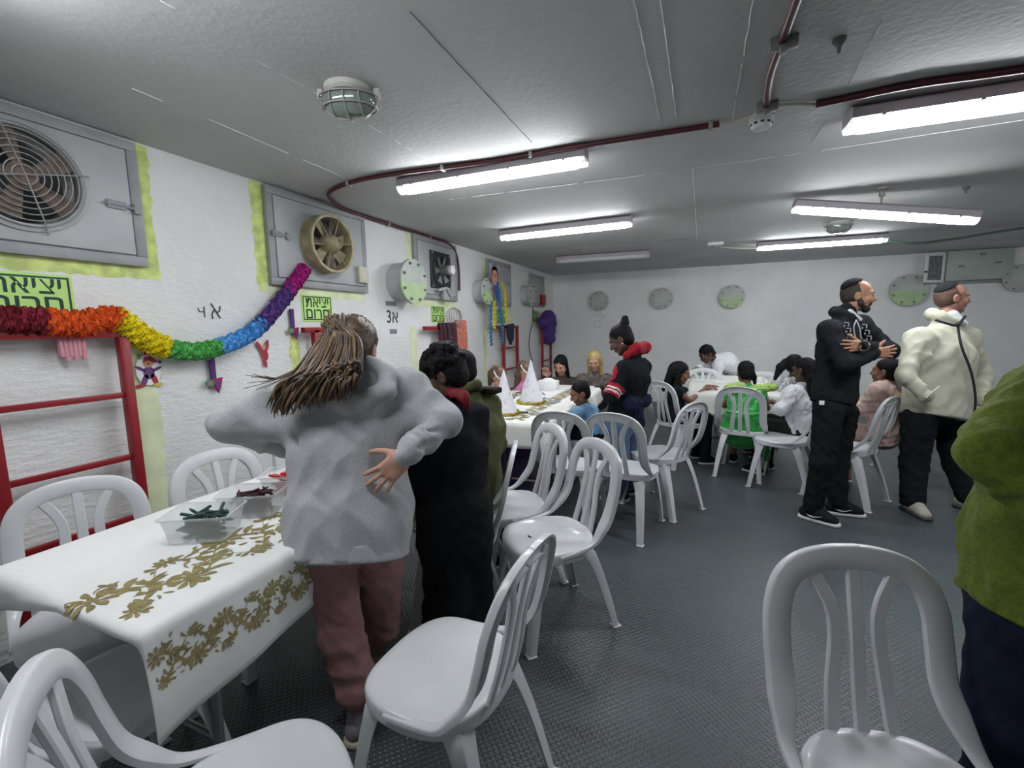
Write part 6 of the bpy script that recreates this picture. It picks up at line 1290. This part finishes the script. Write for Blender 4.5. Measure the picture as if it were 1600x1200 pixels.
# ponytail girl in the patterned top, girl in the white blouse
J = skel((1.02, 5.75), (-.9, -.2), 1.35, sit=.46, lean=.15, hs=.95); J['head'] = AT(1242, 570, 4.75); J['neck'] = AT(1240, 590, 4.80); J['chest'] = AT(1238, 612, 4.83); J['pel'] = np.append(AT(1240, 650, 4.85)[:2], .51); r = J['r']
J['sL'] = AT(1228, 598, 4.70); J['sR'] = AT(1248, 598, 4.95); J['eL'] = AT(1218, 618, 4.70); J['wL'] = AT(1205, 612, 4.85); J['eR'] = AT(1235, 615, 5.05); J['wR'] = AT(1215, 610, 5.05); J['hf'] = norm((.55, .80, -.1))
person('girl with side ponytail and white patterned top', J, SK_D, mat('white_pattern', (.66, .66, .68), .8, var=.4, vscale=45, col2=(.10, .09, .10)), BLKT, H_BLK, BLK, None, res=.011, hair_fn=pony(1211, 592, 4.75, .04, (-.06, -.08, .03)), ease=.02, eyes=False, tname='top')
J = skel((.98, 5.12), (-.85, .45), 1.40, sit=.46, lean=.18, hs=.95); J['head'] = AT(1256, 578, 4.06); J['neck'] = AT(1258, 600, 4.08); J['chest'] = AT(1255, 628, 4.10); J['pel'] = np.append(AT(1256, 668, 4.12)[:2], .51)
J['sL'] = AT(1238, 614, 4.02); J['sR'] = AT(1273, 612, 4.18); J['eL'] = AT(1220, 640, 4.00); J['wL'] = AT(1208, 628, 4.16); J['eR'] = AT(1262, 640, 4.31); J['wR'] = AT(1232, 632, 4.36); J['hf'] = norm((-.70, .65, -.15))
person('girl in white blouse with dark tied hair', J, SK_D, WHT, fabric('charcoal_cotton', (.016, .018, .017)), H_BLK, (BLK, M_SOLE), dict(L=dict(d=(-.6, .6, 0), palm=(0, 0, -1), s=.85)), res=.010, hair_fn=pony(1265, 618, 3.99, .045, (0, -.10, .0)), ease=.035, eyes=False, sleeve=.35, hem=-.06, tname='blouse', top_kw=dict(fold=.007, fscale=26))
# child in pale pink behind the two men
J = skel((1.52, 4.95), (-.80, .60), 1.30, sit=.46, hs=.95); J['head'] = AT(1384, 580, 3.72); J['neck'] = AT(1384, 598, 3.72); J['chest'] = AT(1384, 625, 3.74); J['pel'] = np.append(AT(1384, 668, 3.74)[:2], .51); r = J['r']
J['sL'] = J['neck']-r*.13+[0, 0, -.05]; J['sR'] = J['neck']+r*.13+[0, 0, -.05]; J['eL'] = J['sL']+[-.08, .05, -.18]; J['wL'] = J['eL']+[-.14, .08, .03]; J['eR'] = J['sR']+[-.04, .08, -.18]; J['wR'] = J['eR']+[-.14, .08, .03]
person('child in pale pink top seated between the two men', J, SK_B, fabric('pale_pink_cotton', (.50, .36, .32)), fabric('pink_trouser', (.30, .20, .18)), H_BLK, fabric('tan_shoe', (.25, .14, .09)), None, res=.011, hair_fn=short_hair, ease=.035, hem=-.08, eyes=False, tname='top', top_kw=dict(fold=.007, fscale=26))
# purple jacket hung on the last frame
pj = LW(855, 510, .16); vm = vmesh('puffer_jacket', [volume([C(pj+[0, -.22, .08], pj+[.02, .0, .16], .10, .13, .03), C(pj+[.02, 0, .16], pj+[.0, .26, .06], .13, .11, .03), C(pj+[.02, .0, .1], pj+[.02, .05, -.22], .14, .12, .04, wr=(.012, 4, 1.0)), C(pj+[0, .24, .05], pj+[.02, .16, -.12], .09, .07, .03)], .012, fold=.012, fscale=28)], fabric('purple_nylon', (.075, .035, .19), .1, 100, .5), None, pj); tag(vm, 'purple puffer jacket hung over the last red frame', 'jacket')
